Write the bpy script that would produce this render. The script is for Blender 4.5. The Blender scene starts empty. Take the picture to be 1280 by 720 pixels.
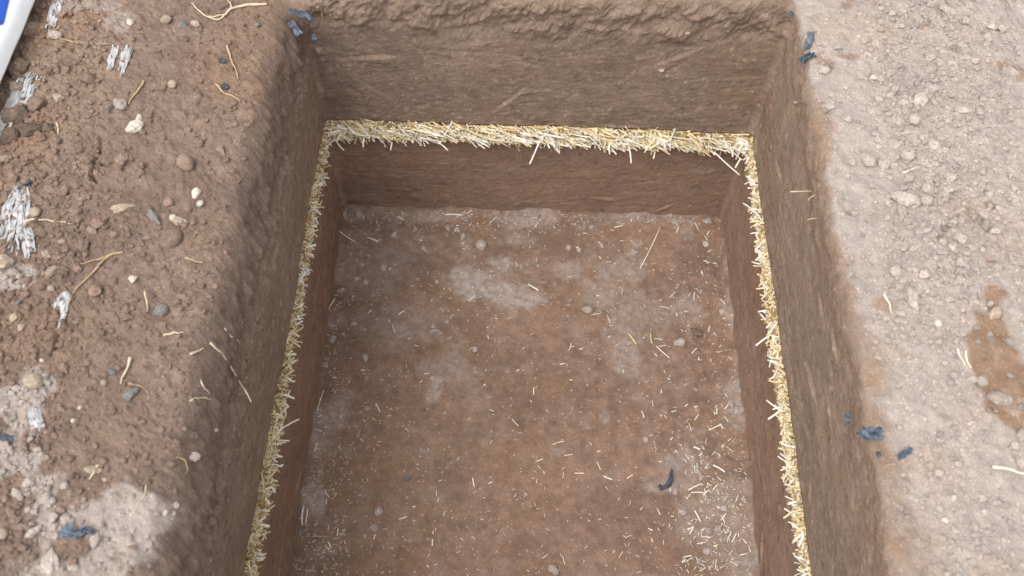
import bpy, math, random
import numpy as np
from mathutils import Matrix, Vector

random.seed(7)
rng = np.random.default_rng(7)
scene = bpy.context.scene
col = scene.collection

# ---------------------------------------------------------------- camera
PITCH, ROLL, CAM_H, FPX = math.radians(58.5), math.radians(1.9), 1.5, 1200.0
_R0 = np.array([1, 0, 0.]); _U0 = np.array([0, math.sin(PITCH), math.cos(PITCH)])
_F = np.array([0, math.cos(PITCH), -math.sin(PITCH)])
_R = math.cos(ROLL) * _R0 + math.sin(ROLL) * _U0
_U = math.cos(ROLL) * _U0 - math.sin(ROLL) * _R0
cam_d = bpy.data.cameras.new('camera'); cam = bpy.data.objects.new('camera', cam_d); col.objects.link(cam)
cam_d.sensor_width = 36; cam_d.lens = FPX / 1280 * 36
cam_d.clip_start = 0.05; cam_d.clip_end = 2000
cam_d.dof.use_dof = True; cam_d.dof.focus_distance = 2.25; cam_d.dof.aperture_fstop = 3.4
m = Matrix.Identity(4)
for i in range(3):
    m[i][0] = _R[i]; m[i][1] = _U[i]; m[i][2] = -_F[i]
m[2][3] = CAM_H
cam.matrix_world = m
scene.camera = cam

def at(px, py, z=0.0):
    "the point of the place at height z that the photograph shows at px, py"
    d = _F * FPX + _R * (px - 640) - _U * (py - 360)
    t = (z - CAM_H) / d[2]
    return np.array([d[0] * t, d[1] * t, z])

# ---------------------------------------------------------------- light: bright overcast day
SUN_EL, SUN_AZ = math.radians(60), math.radians(-136)     # azimuth clockwise from +Y
w = bpy.data.worlds.new('World'); scene.world = w; w.use_nodes = True
nt = w.node_tree; bg = nt.nodes['Background']
sky = nt.nodes.new('ShaderNodeTexSky'); sky.sky_type = 'NISHITA'; sky.sun_disc = False
sky.sun_elevation = SUN_EL; sky.sun_rotation = SUN_AZ; sky.air_density = 1.0; sky.dust_density = 4.0
hs = nt.nodes.new('ShaderNodeHueSaturation'); hs.inputs['Saturation'].default_value = 0.14
nt.links.new(sky.outputs[0], hs.inputs['Color']); nt.links.new(hs.outputs[0], bg.inputs['Color'])
bg.inputs['Strength'].default_value = 0.15
sd = bpy.data.lights.new('sun', 'SUN'); sun = bpy.data.objects.new('sun', sd); col.objects.link(sun)
sd.energy = 0.5; sd.angle = math.radians(55); sd.color = (1.0, 0.96, 0.91)
dirv = Vector((math.sin(SUN_AZ) * math.cos(SUN_EL), math.cos(SUN_AZ) * math.cos(SUN_EL), math.sin(SUN_EL)))
sun.rotation_euler = dirv.to_track_quat('Z', 'Y').to_euler()
vs = scene.view_settings; vs.view_transform = 'Standard'; vs.look = 'None'; vs.gamma = 1; vs.exposure = 0.84
scene.cycles.max_bounces = 8; scene.cycles.diffuse_bounces = 5

# ---------------------------------------------------------------- numpy noise
def _hash(ix, iy, iz, seed):
    h = (ix.astype(np.int64) * 374761393 + iy.astype(np.int64) * 668265263 + iz.astype(np.int64) * 2147483647 + seed * 974711) & 0xffffffff
    h = ((h ^ (h >> 13)) * 1274126177) & 0xffffffff
    h = ((h ^ (h >> 15)) * 2246822519) & 0xffffffff
    return ((h ^ (h >> 16)) & 0xffffff).astype(np.float32) / float(0xffffff)

def vnoise(x, y, z=None, seed=0):
    "smooth value noise, -1..1"
    x = np.asarray(x, dtype=np.float64); y = np.asarray(y, dtype=np.float64)
    x0 = np.floor(x); y0 = np.floor(y); fx = x - x0; fy = y - y0
    fx = fx * fx * fx * (fx * (fx * 6 - 15) + 10); fy = fy * fy * fy * (fy * (fy * 6 - 15) + 10)
    x0 = x0.astype(np.int64); y0 = y0.astype(np.int64)
    if z is None:
        o = np.zeros_like(x0)
        a = _hash(x0, y0, o, seed); b = _hash(x0 + 1, y0, o, seed); c = _hash(x0, y0 + 1, o, seed); d = _hash(x0 + 1, y0 + 1, o, seed)
        return ((a + (b - a) * fx) * (1 - fy) + (c + (d - c) * fx) * fy) * 2 - 1
    z = np.asarray(z, dtype=np.float64); z0 = np.floor(z); fz = z - z0; fz = fz * fz * (3 - 2 * fz); z0 = z0.astype(np.int64)
    r = []
    for k in (0, 1):
        zz = z0 + k
        a = _hash(x0, y0, zz, seed); b = _hash(x0 + 1, y0, zz, seed); c = _hash(x0, y0 + 1, zz, seed); d = _hash(x0 + 1, y0 + 1, zz, seed)
        r.append((a + (b - a) * fx) * (1 - fy) + (c + (d - c) * fx) * fy)
    return (r[0] * (1 - fz) + r[1] * fz) * 2 - 1

def fbm(x, y, z=None, s=1.0, oct=4, seed=0, gain=0.5):
    v = 0; a = 1; n = 0
    c, sn = math.cos(0.6), math.sin(0.6)
    x = np.asarray(x) / s; y = np.asarray(y) / s
    z = None if z is None else np.asarray(z) / s
    for o in range(oct):
        v = v + a * vnoise(x, y, z, seed + o * 17); n += a; a *= gain
        x, y = (x * c - y * sn) * 2.03 + 5.1, (x * sn + y * c) * 2.03 + 2.7
        z = None if z is None else z * 2.03 + 1.3
    return v / n

def crumbs(x, y, cell, seed, dens=1.0):
    "height of a field of half-sunk crumbs (2-D), in units of cell"
    gx = np.asarray(x) / cell; gy = np.asarray(y) / cell
    wx = vnoise(gx * 1.7, gy * 1.7, seed=seed + 70); wy = vnoise(gx * 1.7 + 9, gy * 1.7, seed=seed + 71)
    gx = gx + .22 * wx; gy = gy + .22 * wy
    ix = np.floor(gx).astype(np.int64); iy = np.floor(gy).astype(np.int64); o = np.zeros_like(ix)
    best = np.zeros_like(gx)
    for dx in (-1, 0, 1):
        for dy in (-1, 0, 1):
            cx = ix + dx; cy = iy + dy
            jx = _hash(cx, cy, o, seed); jy = _hash(cx, cy, o + 1, seed); rr = _hash(cx, cy, o + 2, seed); on = _hash(cx, cy, o + 3, seed)
            sq = _hash(cx, cy, o + 4, seed) * 3.14; ex = 0.7 + 0.5 * _hash(cx, cy, o + 5, seed)
            ux = gx - cx - jx; uy = gy - cy - jy
            ca = np.cos(sq); sa = np.sin(sq)
            qx = (ux * ca + uy * sa) * ex; qy = (-ux * sa + uy * ca) / ex
            r = 0.22 + 0.36 * rr
            d = np.maximum(np.abs(qx) + 0.35 * np.abs(qy), np.sqrt(qx * qx + qy * qy))
            h = np.minimum(np.sqrt(np.maximum(r * r - d * d, 0)), r * (.45 + .3 * jx + .5 * qx))
            best = np.maximum(best, np.where(on < dens, h, 0))
    return best

def sstep(a, b, x):
    t = np.clip((x - a) / (b - a), 0, 1); return t * t * (3 - 2 * t)

def blob(x, y, px, py, z, rx, ry, seed=3, rough=0.45):
    "soft irregular patch round the place seen at px, py; radii in metres"
    c = at(px, py, z)
    q = np.sqrt(((x - c[0]) / rx) ** 2 + ((y - c[1]) / ry) ** 2)
    q = q + rough * fbm(x, y, s=0.06, oct=4, seed=seed)
    return 1 - sstep(0.75, 1.1, q)

# ---------------------------------------------------------------- mesh helpers
def make_mesh(name, verts, faces, mat, smooth=True, tint=None, tone=None):
    verts = np.asarray(verts, dtype=np.float32); faces = np.asarray(faces, dtype=np.int32)
    me = bpy.data.meshes.new(name); n = faces.shape[1]
    me.vertices.add(len(verts)); me.vertices.foreach_set('co', verts.ravel())
    me.loops.add(faces.size); me.loops.foreach_set('vertex_index', faces.ravel())
    me.polygons.add(len(faces))
    me.polygons.foreach_set('loop_start', np.arange(0, faces.size, n, dtype=np.int32))
    me.polygons.foreach_set('use_smooth', np.full(len(faces), smooth))
    me.update(calc_edges=True)
    if tint is not None:
        a = me.color_attributes.new('tint', 'FLOAT_COLOR', 'POINT')
        a.data.foreach_set('color', np.concatenate([tint, np.ones((len(tint), 1))], 1).astype(np.float32).ravel())
    if tone is not None:
        a = me.attributes.new('tone', 'FLOAT', 'POINT'); a.data.foreach_set('value', np.asarray(tone, dtype=np.float32))
    me.materials.append(mat)
    return me

def link(name, me, label=None, cat=None, group=None, kind=None, loc=None, parent=None):
    o = bpy.data.objects.new(name, me); col.objects.link(o)
    if label: o['label'] = label
    if cat: o['category'] = cat
    if group: o['group'] = group
    if kind: o['kind'] = kind
    if loc is not None: o.location = [float(v) for v in loc]
    if parent: o.parent = parent
    return o

def grid_faces(nr, nc, wrap=False):
    r = np.arange(nr - 1)[:, None]; c = np.arange(nc if wrap else nc - 1)[None, :]
    c2 = (c + 1) % nc
    return np.stack([r * nc + c, r * nc + c2, (r + 1) * nc + c2, (r + 1) * nc + c], -1).reshape(-1, 4)

# ---------------------------------------------------------------- materials
def new_mat(name):
    mt = bpy.data.materials.new(name); mt.use_nodes = True
    t = mt.node_tree; return mt, t, t.nodes['Principled BSDF']

def soil_material(name, base=None, rand=0.0, bump=1.0, fine=420.0, mid=45.0, cells=330.0):
    mt, t, b = new_mat(name); N, L = t.nodes, t.links
    tc = N.new('ShaderNodeTexCoord')
    n1 = N.new('ShaderNodeTexNoise'); n1.inputs['Scale'].default_value = fine; n1.inputs['Detail'].default_value = 5; n1.inputs['Roughness'].default_value = .65
    n2 = N.new('ShaderNodeTexNoise'); n2.inputs['Scale'].default_value = mid; n2.inputs['Detail'].default_value = 6; n2.inputs['Roughness'].default_value = .6
    vo = N.new('ShaderNodeTexVoronoi'); vo.inputs['Scale'].default_value = cells; vo.inputs['Randomness'].default_value = 1
    for q in (n1, n2, vo): L.new(tc.outputs['Object'], q.inputs['Vector'])
    if base is None:
        c = N.new('ShaderNodeVertexColor'); c.layer_name = 'tint'; cs = c.outputs['Color']
    else:
        c = N.new('ShaderNodeRGB'); c.outputs[0].default_value = (*base, 1); cs = c.outputs[0]
    r1 = N.new('ShaderNodeMapRange'); r1.inputs['From Min'].default_value = .3; r1.inputs['From Max'].default_value = .7
    r1.inputs['To Min'].default_value = .78; r1.inputs['To Max'].default_value = 1.22; L.new(n1.outputs[0], r1.inputs['Value'])
    r2 = N.new('ShaderNodeMapRange'); r2.inputs['From Min'].default_value = .3; r2.inputs['From Max'].default_value = .7
    r2.inputs['To Min'].default_value = .86; r2.inputs['To Max'].default_value = 1.14; L.new(n2.outputs[0], r2.inputs['Value'])
    mu = N.new('ShaderNodeMath'); mu.operation = 'MULTIPLY'; L.new(r1.outputs[0], mu.inputs[0]); L.new(r2.outputs[0], mu.inputs[1])
    # scattered mineral grains: a few lighter, a few darker specks
    vw = N.new('ShaderNodeSeparateColor'); L.new(vo.outputs['Color'], vw.inputs[0])
    r3 = N.new('ShaderNodeMapRange'); r3.inputs['From Min'].default_value = .93; r3.inputs['From Max'].default_value = 1.0
    r3.inputs['To Min'].default_value = 1; r3.inputs['To Max'].default_value = 1.45; L.new(vw.outputs[0], r3.inputs['Value'])
    mu2 = N.new('ShaderNodeMath'); mu2.operation = 'MULTIPLY'; L.new(mu.outputs[0], mu2.inputs[0]); L.new(r3.outputs[0], mu2.inputs[1])
    last = mu2.outputs[0]
    if rand:
        oi = N.new('ShaderNodeObjectInfo'); rr = N.new('ShaderNodeMapRange'); rr.inputs['To Min'].default_value = 1 - rand; rr.inputs['To Max'].default_value = 1 + rand
        L.new(oi.outputs['Random'], rr.inputs['Value'])
        mu3 = N.new('ShaderNodeMath'); mu3.operation = 'MULTIPLY'; L.new(last, mu3.inputs[0]); L.new(rr.outputs[0], mu3.inputs[1]); last = mu3.outputs[0]
    vm = N.new('ShaderNodeVectorMath'); vm.operation = 'SCALE'; L.new(cs, vm.inputs[0]); L.new(last, vm.inputs['Scale'])
    L.new(vm.outputs[0], b.inputs['Base Color'])
    b.inputs['Roughness'].default_value = .95; b.inputs['Specular IOR Level'].default_value = .15
    b1 = N.new('ShaderNodeBump'); b1.inputs['Strength'].default_value = .8; b1.inputs['Distance'].default_value = .0016 * bump
    b2 = N.new('ShaderNodeBump'); b2.inputs['Strength'].default_value = .6; b2.inputs['Distance'].default_value = .0012 * bump; b2.invert = True
    L.new(n1.outputs[0], b1.inputs['Height']); L.new(vo.outputs['Distance'], b2.inputs['Height'])
    n3 = N.new('ShaderNodeTexNoise'); n3.inputs['Scale'].default_value = mid * 2.6; n3.inputs['Detail'].default_value = 8; n3.inputs['Roughness'].default_value = .72
    L.new(tc.outputs['Object'], n3.inputs['Vector']); b0 = N.new('ShaderNodeBump'); b0.inputs['Strength'].default_value = .8; b0.inputs['Distance'].default_value = .0034 * bump
    L.new(n3.outputs[0], b0.inputs['Height']); L.new(b0.outputs[0], b1.inputs['Normal'])
    L.new(b1.outputs[0], b2.inputs['Normal']); L.new(b2.outputs[0], b.inputs['Normal'])
    return mt

PALE = np.array([.400, .335, .292]); BROWN = np.array([.213, .150, .115]); MOIST = np.array([.224, .148, .108])
WALL = np.array([.248, .179, .134]); ORANGE = np.array([.310, .185, .110]); GREY = np.array([.40, .335, .30]); LIGHTB = np.array([.300, .215, .160])
M_soil = soil_material('soil')
def rock_material(name, base, rand, bump=.5): return soil_material(name, base, rand, bump, 4.5, 1.6, 5.0)
M_brown = rock_material('brown_clod', tuple(BROWN * 1.12), .20)
M_dark = rock_material('dark_clod', (.155, .112, .085), .15)
M_beige = rock_material('beige_stone', (.36, .285, .22), .15, .3)
M_pale = rock_material('pale_clod', tuple(PALE * 1.05), .12)
M_cream = rock_material('cream_stone', (.56, .50, .42), .08, .3)
M_slate = rock_material('slate_stone', (.20, .185, .17), .15, .4)
M_teal = rock_material('teal_stone', (.20, .20, .185), .1, .4)
M_grey = rock_material('grey_clod', tuple(GREY * .97), .15)
M_crumb = soil_material('crumb', None)

def straw_material(name):
    mt, t, b = new_mat(name); N, L = t.nodes, t.links
    a = N.new('ShaderNodeAttribute'); a.attribute_name = 'tone'
    rp = N.new('ShaderNodeValToRGB'); e = rp.color_ramp.elements
    e[0].position = 0; e[0].color = (.20, .10, .035, 1); e[1].position = 1; e[1].color = (.95, .92, .84, 1)
    for p, c in ((.15, (.52, .36, .16)), (.35, (.74, .58, .31)), (.6, (.84, .71, .46)), (.82, (.90, .83, .67))):
        x = e.new(p); x.color = (*c, 1)
    L.new(a.outputs['Fac'], rp.inputs[0])
    tc = N.new('ShaderNodeTexCoord'); n = N.new('ShaderNodeTexNoise'); n.inputs['Scale'].default_value = 160; n.inputs['Detail'].default_value = 4
    L.new(tc.outputs['Object'], n.inputs['Vector'])
    mr = N.new('ShaderNodeMapRange'); mr.inputs['From Min'].default_value = .3; mr.inputs['From Max'].default_value = .7; mr.inputs['To Min'].default_value = .78; mr.inputs['To Max'].default_value = 1.12
    L.new(n.outputs[0], mr.inputs['Value'])
    vm = N.new('ShaderNodeVectorMath'); vm.operation = 'SCALE'; L.new(rp.outputs[0], vm.inputs[0]); L.new(mr.outputs[0], vm.inputs['Scale'])
    L.new(vm.outputs[0], b.inputs['Base Color'])
    b.inputs['Roughness'].default_value = .55; b.inputs['Specular IOR Level'].default_value = .3
    return mt
M_straw = straw_material('straw')

def simple_mat(name, colr, rough=.6, spec=.4, noise=.15, scale=60, trans=0.0, bump=0.0):
    mt, t, b = new_mat(name); N, L = t.nodes, t.links
    tc = N.new('ShaderNodeTexCoord'); n = N.new('ShaderNodeTexNoise'); n.inputs['Scale'].default_value = scale; n.inputs['Detail'].default_value = 5
    L.new(tc.outputs['Object'], n.inputs['Vector'])
    mr = N.new('ShaderNodeMapRange'); mr.inputs['From Min'].default_value = .3; mr.inputs['From Max'].default_value = .7; mr.inputs['To Min'].default_value = 1 - noise; mr.inputs['To Max'].default_value = 1 + noise
    L.new(n.outputs[0], mr.inputs['Value'])
    c = N.new('ShaderNodeRGB'); c.outputs[0].default_value = (*colr, 1)
    vm = N.new('ShaderNodeVectorMath'); vm.operation = 'SCALE'; L.new(c.outputs[0], vm.inputs[0]); L.new(mr.outputs[0], vm.inputs['Scale'])
    L.new(vm.outputs[0], b.inputs['Base Color']); b.inputs['Roughness'].default_value = rough; b.inputs['Specular IOR Level'].default_value = spec
    if trans: b.inputs['Transmission Weight'].default_value = trans
    if bump:
        bb = N.new('ShaderNodeBump'); bb.inputs['Distance'].default_value = bump; L.new(n.outputs[0], bb.inputs['Height']); L.new(bb.outputs[0], b.inputs['Normal'])
    return mt
M_root = simple_mat('root', (.44, .315, .20), .8, .2, .25, 90, bump=.001)
M_rootpale = simple_mat('pale_root', (.62, .50, .36), .8, .2, .2, 90, bump=.001)
M_rootdark = simple_mat('dark_root', (.27, .17, .10), .8, .2, .25, 90, bump=.001)
M_blue = simple_mat('blue_film', (.105, .128, .165), .55, .35, .5, 120)
M_black = simple_mat('black_film', (.065, .078, .098), .55, .5, .4, 120)
M_white = simple_mat('white_film', (.50, .49, .49), .55, .35, .30, 55)
M_sack = simple_mat('sack', (.90, .925, .95), .45, .5, .02, 30)
M_print = simple_mat('blue_print', (.02, .09, .50), .45, .5, .05, 30)

# ---------------------------------------------------------------- the pit
X0, X1, Y0, Y1 = -0.50, 0.608, -0.10, 1.655
Z_ST, Z_SB, Z_F = -0.395, -0.450, -0.78

def _segs(pl):
    q = [at(*p)[:2] for p in pl]; return list(zip(q[:-1], q[1:]))
CRACK = _segs([(126, 172), (124, 190), (117, 202), (118, 212), (113, 218), (121, 226)]) + _segs([(118, 212), (128, 205), (134, 207)]) + _segs([(72, 418), (70, 436), (66, 444)])

def height_ground(x, y):
    left = sstep(0.1, -0.1, x); right = 1 - left
    z = 0.012 * fbm(x, y, s=.30, oct=3, seed=1) + .0045 * fbm(x, y, s=.07, oct=3, seed=2)
    lump = fbm(x, y, s=.035, oct=4, seed=4)
    z = z + (0.0045 * left + 0.0022 * right) * lump
    rc = right * (0.22 + .78 * sstep(.70, .82, x + .04 * fbm(x, y, s=.1, seed=9)))
    z = z + .0035 * right * fbm(x, y, s=.018, oct=4, seed=17, gain=.6)
    rc = rc * (.08 + 1.5 * sstep(.85, 1.10, y))
    lc = left * (.65 + .5 * sstep(-.80, -.95, x + .05 * fbm(x, y, s=.1, seed=8)))
    z = z + lc * (.024 * .6 * crumbs(x, y, .024, 11, .45) + .013 * .85 * crumbs(x, y, .013, 12, .7) + .008 * .9 * crumbs(x, y, .008, 13, .85))
    z = z + rc * (.022 * .30 * crumbs(x, y, .022, 14, .22) + .012 * .38 * crumbs(x, y, .012, 15, .55) + .0075 * .5 * crumbs(x, y, .0075, 16, .85))
    for (ax, ay), (bx, by) in CRACK:
        vx, vy = bx - ax, by - ay; tt = np.clip(((x - ax) * vx + (y - ay) * vy) / (vx * vx + vy * vy), 0, 1)
        dd = np.hypot(x - ax - vx * tt, y - ay - vy * tt)
        z = z - .014 * np.exp(-(dd / .0026) ** 2)
    return z

def height_floor(x, y):
    e = np.minimum(np.minimum(x - X0, X1 - x), np.minimum(y - Y0, Y1 - y))
    z = .010 * fbm(x, y, s=.25, oct=3, seed=21) + .0035 * fbm(x, y, s=.05, oct=4, seed=22) + .0012 * fbm(x, y, s=.015, oct=2, seed=25)
    z = z + .013 * np.exp(-np.maximum(e, 0) / .035) * (1 + 1.2 * fbm(x, y, s=.06, oct=3, seed=29))
    k = np.clip(.18 + .6 * np.exp(-np.maximum(e, 0) / .12) + .35 * fbm(x, y, s=.12, seed=23), 0, 1)
    z = z + k * (.014 * .6 * crumbs(x, y, .014, 24, .22) + .008 * .8 * crumbs(x, y, .008, 25, .55))
    return Z_F + z

def tint_ground(x, y):
    left = sstep(0.1, -0.1, x)
    n1 = fbm(x, y, s=.16, oct=5, seed=31); n2 = fbm(x, y, s=.03, oct=4, seed=32)
    B = BROWN[None] * (1 + .14 * n1 + .18 * n2)[:, None]
    far = sstep(-.72, -1.0, x + .1 * n1) * sstep(.5, 1.6, y)
    B = B + (LIGHTB - BROWN) * (.75 * np.clip(far + .25 * n2, 0, 1))[:, None]
    red = sstep(.0, .5, fbm(x, y, s=.2, oct=4, seed=33)) * .3
    B = B * (1 - red[:, None]) + red[:, None] * (ORANGE * .93)
    P = PALE[None] * (1 + .08 * n1 + .10 * n2)[:, None]
    warm = sstep(.1, .6, fbm(x, y, s=.1, oct=4, seed=36)) * .35
    P = P * (1 - warm[:, None]) + warm[:, None] * np.array([.44, .33, .25])
    # left bank: pale dry crust near the bottom corner
    m = 0 * x
    for (px, py, rx, ry) in ((60, 632, .060, .055), (45, 612, .035, .025), (125, 668, .085, .065), (145, 642, .060, .035), (60, 714, .060, .035), (125, 716, .085, .045), (28, 540, .048, .085), (35, 505, .030, .035), (42, 585, .016, .035), (15, 345, .05, .03)):
        m = np.maximum(m, blob(x, y, px, py, 0, rx, ry, 41, 1.3))
    m = m * (1 - blob(x, y, 85, 685, 0, .035, .022, 48, .8)) * (1 - .8 * blob(x, y, 10, 690, 0, .05, .06, 49, .8))
    m = m * np.clip(.80 + 1.1 * fbm(x, y, s=.02, oct=4, seed=40), 0, 1) + m * m * .3
    m = np.clip(m, 0, 1)
    for (px, py, rx, ry) in ((110, 8, .10, .03), (150, 30, .05, .05)):
        m = np.maximum(m, .6 * blob(x, y, px, py, 0, rx, ry, 42, .6))
    B = B * (1 - m[:, None]) + m[:, None] * (PALE * .96)
    # right bank: brown soil shows through the dust
    q = 0 * x
    for (px, py, rx, ry) in ((1250, 390, .028, .07), (1238, 440, .045, .06), (1262, 470, .05, .06), (1275, 520, .05, .05), (1228, 420, .03, .05)):
        q = np.maximum(q, blob(x, y, px, py, 0, rx, ry, 43, 1.0))
    q = q * (1 - blob(x, y, 1280, 410, 0, .04, .09, 47, .3))
    for (px, py, rx, ry) in ((1230, 40, .012, .012), (1060, 75, .03, .012), (1110, 385, .03, .02)):
        q = np.maximum(q, .5 * blob(x, y, px, py, 0, rx, ry, 44, .9))
    q = np.clip(q * (1.15 + .9 * fbm(x, y, s=.02, oct=4, seed=38)), 0, 1)
    P = P * (1 - q[:, None]) + q[:, None] * (np.array([.275, .178, .120]) * (1 + .22 * n2)[:, None])
    # the rim of the right bank: raw brown soil shows where the crust broke off, widening towards the camera
    dd = x - X1
    wid = -.004 + .056 * sstep(1.2, .40, y) + .026 * np.exp(-((y - 1.33) / .12) ** 2) + .022 * fbm(x, y, s=.05, oct=4, seed=45)
    rim = (1 - sstep(wid * .5, wid * 1.5 + .012, dd)) * np.where(dd > -.02, 1, 0) * (.75 + .5 * n2)
    rim = np.clip(rim, 0, 1)
    P = P * (1 - rim[:, None]) + rim[:, None] * (np.array([.270, .180, .125]) * (1 + .2 * n2)[:, None])
    bk = (sstep(Y1 - .03, Y1, y) * (1 - sstep(X1 - .02, X1 + .02, x)) * sstep(X0 - .06, X0, x))[:, None]
    lb = LIGHTB[None] * (1 + .14 * n1 + .2 * n2)[:, None]
    B = B * (1 - bk) + bk * lb; P = P * (1 - bk) + bk * lb
    return B * left[:, None] + P * (1 - left[:, None])

def build_pit():
    r = .018
    # perimeter, clockwise seen from above starting at front left, dense where the picture looks
    def seg(a, b, step): return np.linspace(a, b, max(2, int(round(abs(b - a) / step)) + 1))[:-1]
    S = .0031
    pts = []; nrm = []
    def arc(cx, cy, a0, n):
        for k in range(n):
            a = a0 - (math.pi / 2) * k / n
            nrm.append((math.cos(a), math.sin(a))); pts.append((cx + r * math.cos(a), cy + r * math.sin(a)))
    arc(X0 + r, Y0 + r, -math.pi / 2, 10)
    for yv in np.concatenate([seg(Y0 + r, .30, .03), seg(.30, Y1 - r, S)]): pts.append((X0, yv)); nrm.append((-1, 0))
    arc(X0 + r, Y1 - r, math.pi, 26)
    for xv in seg(X0 + r, X1 - r, S): pts.append((xv, Y1)); nrm.append((0, 1))
    arc(X1 - r, Y1 - r, math.pi / 2, 26)
    for yv in np.concatenate([seg(Y1 - r, .36, S), seg(.36, Y0 + r, .03)]): pts.append((X1, yv)); nrm.append((1, 0))
    arc(X1 - r, Y0 + r, 0, 10)
    for xv in seg(X1 - r, X0 + r, .03): pts.append((xv, Y0)); nrm.append((0, -1))
    P = np.array(pts); Nn = np.array(nrm); n = len(P)
    sl = np.concatenate([[0], np.cumsum(np.hypot(*np.diff(P, axis=0).T))])
    isl = np.clip(-Nn[:, 0], 0, 1); isr = np.clip(Nn[:, 0], 0, 1)
    isb = np.clip(Nn[:, 1], 0, 1); LIFT = .040 * isb
    A = .030 + .036 * isl - .010 * isr - .012 * isb; Bd = .045 + .085 * isl - .012 * isr - .010 * isb
    # rows: (mode, value)
    rows = []
    d = 400.0
    while d > .75: rows.append(('g', d)); d /= 1.32 if d > 1.2 else 1.04
    for v in np.arange(.75, .001, -.0034): rows.append(('g', v))
    ng = len(rows)
    for k in range(1, 25): rows.append(('a', k / 24 * math.pi / 2))
    i_rim = len(rows) - 12
    for v in np.linspace(0, 1, 108)[1:]: rows.append(('w', v))
    i_w = len(rows)
    for dd, zz in ((.010, -.398), (.020, -.402), (.022, -.42), (.020, -.441), (.008, -.449)): rows.append(('r', (dd, zz)))
    i_r = len(rows)
    for v in np.linspace(0, 1, 112): rows.append(('l', v))
    nr = len(rows)
    D = np.zeros((nr, n)); Z = np.zeros((nr, n)); wg = np.zeros((nr, 1)); ww = np.zeros((nr, 1))
    for i, (k, v) in enumerate(rows):
        if k == 'g': D[i] = A + v; Z[i] = 0; wg[i] = 1
        elif k == 'a':
            D[i] = A * (1 - math.sin(v)); Z[i] = -Bd * (1 - math.cos(v)); wg[i] = 1 - sstep(0, 1, v / 1.57); ww[i] = sstep(0, 1, v / 1.57)
        elif k == 'w': D[i] = 0; Z[i] = -Bd + (Z_ST + Bd) * v; ww[i] = 1
        elif k == 'r': D[i] = v[0]; Z[i] = v[1]; ww[i] = 1
        else: D[i] = 0.002 - .004 * v; Z[i] = -.4505 + (Z_F - .03 + .4505) * v; ww[i] = 1
    X = P[None, :, 0] + Nn[None, :, 0] * D
    Z += LIFT[None] * np.clip((Z + .12) / .12, 0, 1) * (1 - sstep(X1 - .06, X1 + .01, X)) * sstep(X0 - .02, X0 + .06, X)
    Y = P[None, :, 1] + Nn[None, :, 1] * D
    SL = np.broadcast_to(sl[None], X.shape)
    near = (D < 3)
    G = np.zeros_like(X); G[near] = height_ground(X[near], Y[near])
    G[~near] = .05 * fbm(X[~near], Y[~near], s=5, oct=3, seed=5)
    lf = np.broadcast_to(isl[None], Z.shape)
    lb_ = np.broadcast_to(isb[None], Z.shape)
    top = sstep(-.105, -.045, Z + .035 * lf + .03 * fbm(SL, Z * 3, s=.12, oct=3, seed=50)) * sstep(0, .25, ww)           # loose, rough plough layer
    band = i_w
    W = .0055 * fbm(SL, Z, s=.30, oct=3, seed=51) + .0022 * fbm(SL, Z * 1.6, s=.08, oct=5, seed=52, gain=.6)
    W = W + .0010 * sstep(0, .4, fbm(SL, Z, s=.15, seed=46)) * fbm(SL, Z * 4, s=.04, oct=4, seed=53) + .0010 * fbm(SL, Z * 2.2, s=.012, oct=3, seed=58)
    # spade facets: shallow overlapping cuts
    for k in range(90):      # single spade and trowel marks: a shallow groove with a raised lip
        sc = rng.uniform(sl[0], sl[-1]); zc = rng.uniform(-.74, -.05); th = rng.choice([.6, .9, -.7, .15, 0.05, 1.2]) + rng.normal(0, .15); Lk = rng.uniform(.03, .11)
        ii = np.where(np.abs(sl - sc) < Lk)[0]
        if len(ii) == 0: continue
        ss = SL[:, ii] - sc; zz_ = Z[:, ii] - zc; al = ss * math.cos(th) + zz_ * math.sin(th); ac = -ss * math.sin(th) + zz_ * math.cos(th)
        env = np.exp(-(al / (Lk * .45)) ** 2)
        W[:, ii] += rng.uniform(.0015, .0050) * env * (np.tanh(ac / .0022) * np.exp(-np.abs(ac) / rng.uniform(.010, .03)))
    cut = np.abs(((SL * 1.0 + Z * .35 + .03 * fbm(SL, Z, s=.2, seed=54)) / .17) % 1 - .5)
    W = W + .0035 * (cut - .25)
    hor = fbm(SL * .25, Z, s=.03, oct=3, seed=55)
    W = W - .0016 * sstep(.3, .7, hor) * ww
    W = W + .002 * np.broadcast_to(isl[None], Z.shape) * sstep(-.16, -.08, Z) * fbm(SL * .5, Z, s=.03, oct=3, seed=49)
    W = W + top * (1 - .55 * np.broadcast_to(isr[None], Z.shape) - .30 * lf) * (.020 * fbm(SL, Z, s=.07, oct=5, seed=56, gain=.6) - .009 * crumbs(SL, Z, .026, 57, .4) - .007 * crumbs(SL, Z, .012, 58, .6))
    lz = lf * sstep(-.24, -.15, Z) * (ww > 0)
    W = W + lz * (.018 * crumbs(SL * .8, Z, .030, 48, .40) - .012 * crumbs(SL, Z, .013, 47, .5) + .011 * fbm(SL, Z * .8, s=.035, oct=5, seed=46, gain=.62))
    pits = crumbs(SL, Z, .03, 59, .10)
    W = W + .006 * pits * (fbm(SL, Z, s=.05, seed=60) > 0)
    X = X + Nn[None, :, 0] * W * ww; Y = Y + Nn[None, :, 1] * W * ww
    Z2 = Z + G * wg
    # tint
    xf, yf, zf, sf = X.ravel(), Y.ravel(), Z.ravel(), SL.ravel()
    T = np.empty((len(xf), 3))
    gm = (ww * np.ones_like(X)).ravel() < .999
    T[:] = 0
    T[gm] = tint_ground(np.clip(xf[gm], -5, 5), np.clip(yf[gm], -5, 5))
    wm = (ww * np.ones_like(X)).ravel() > 0
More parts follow.
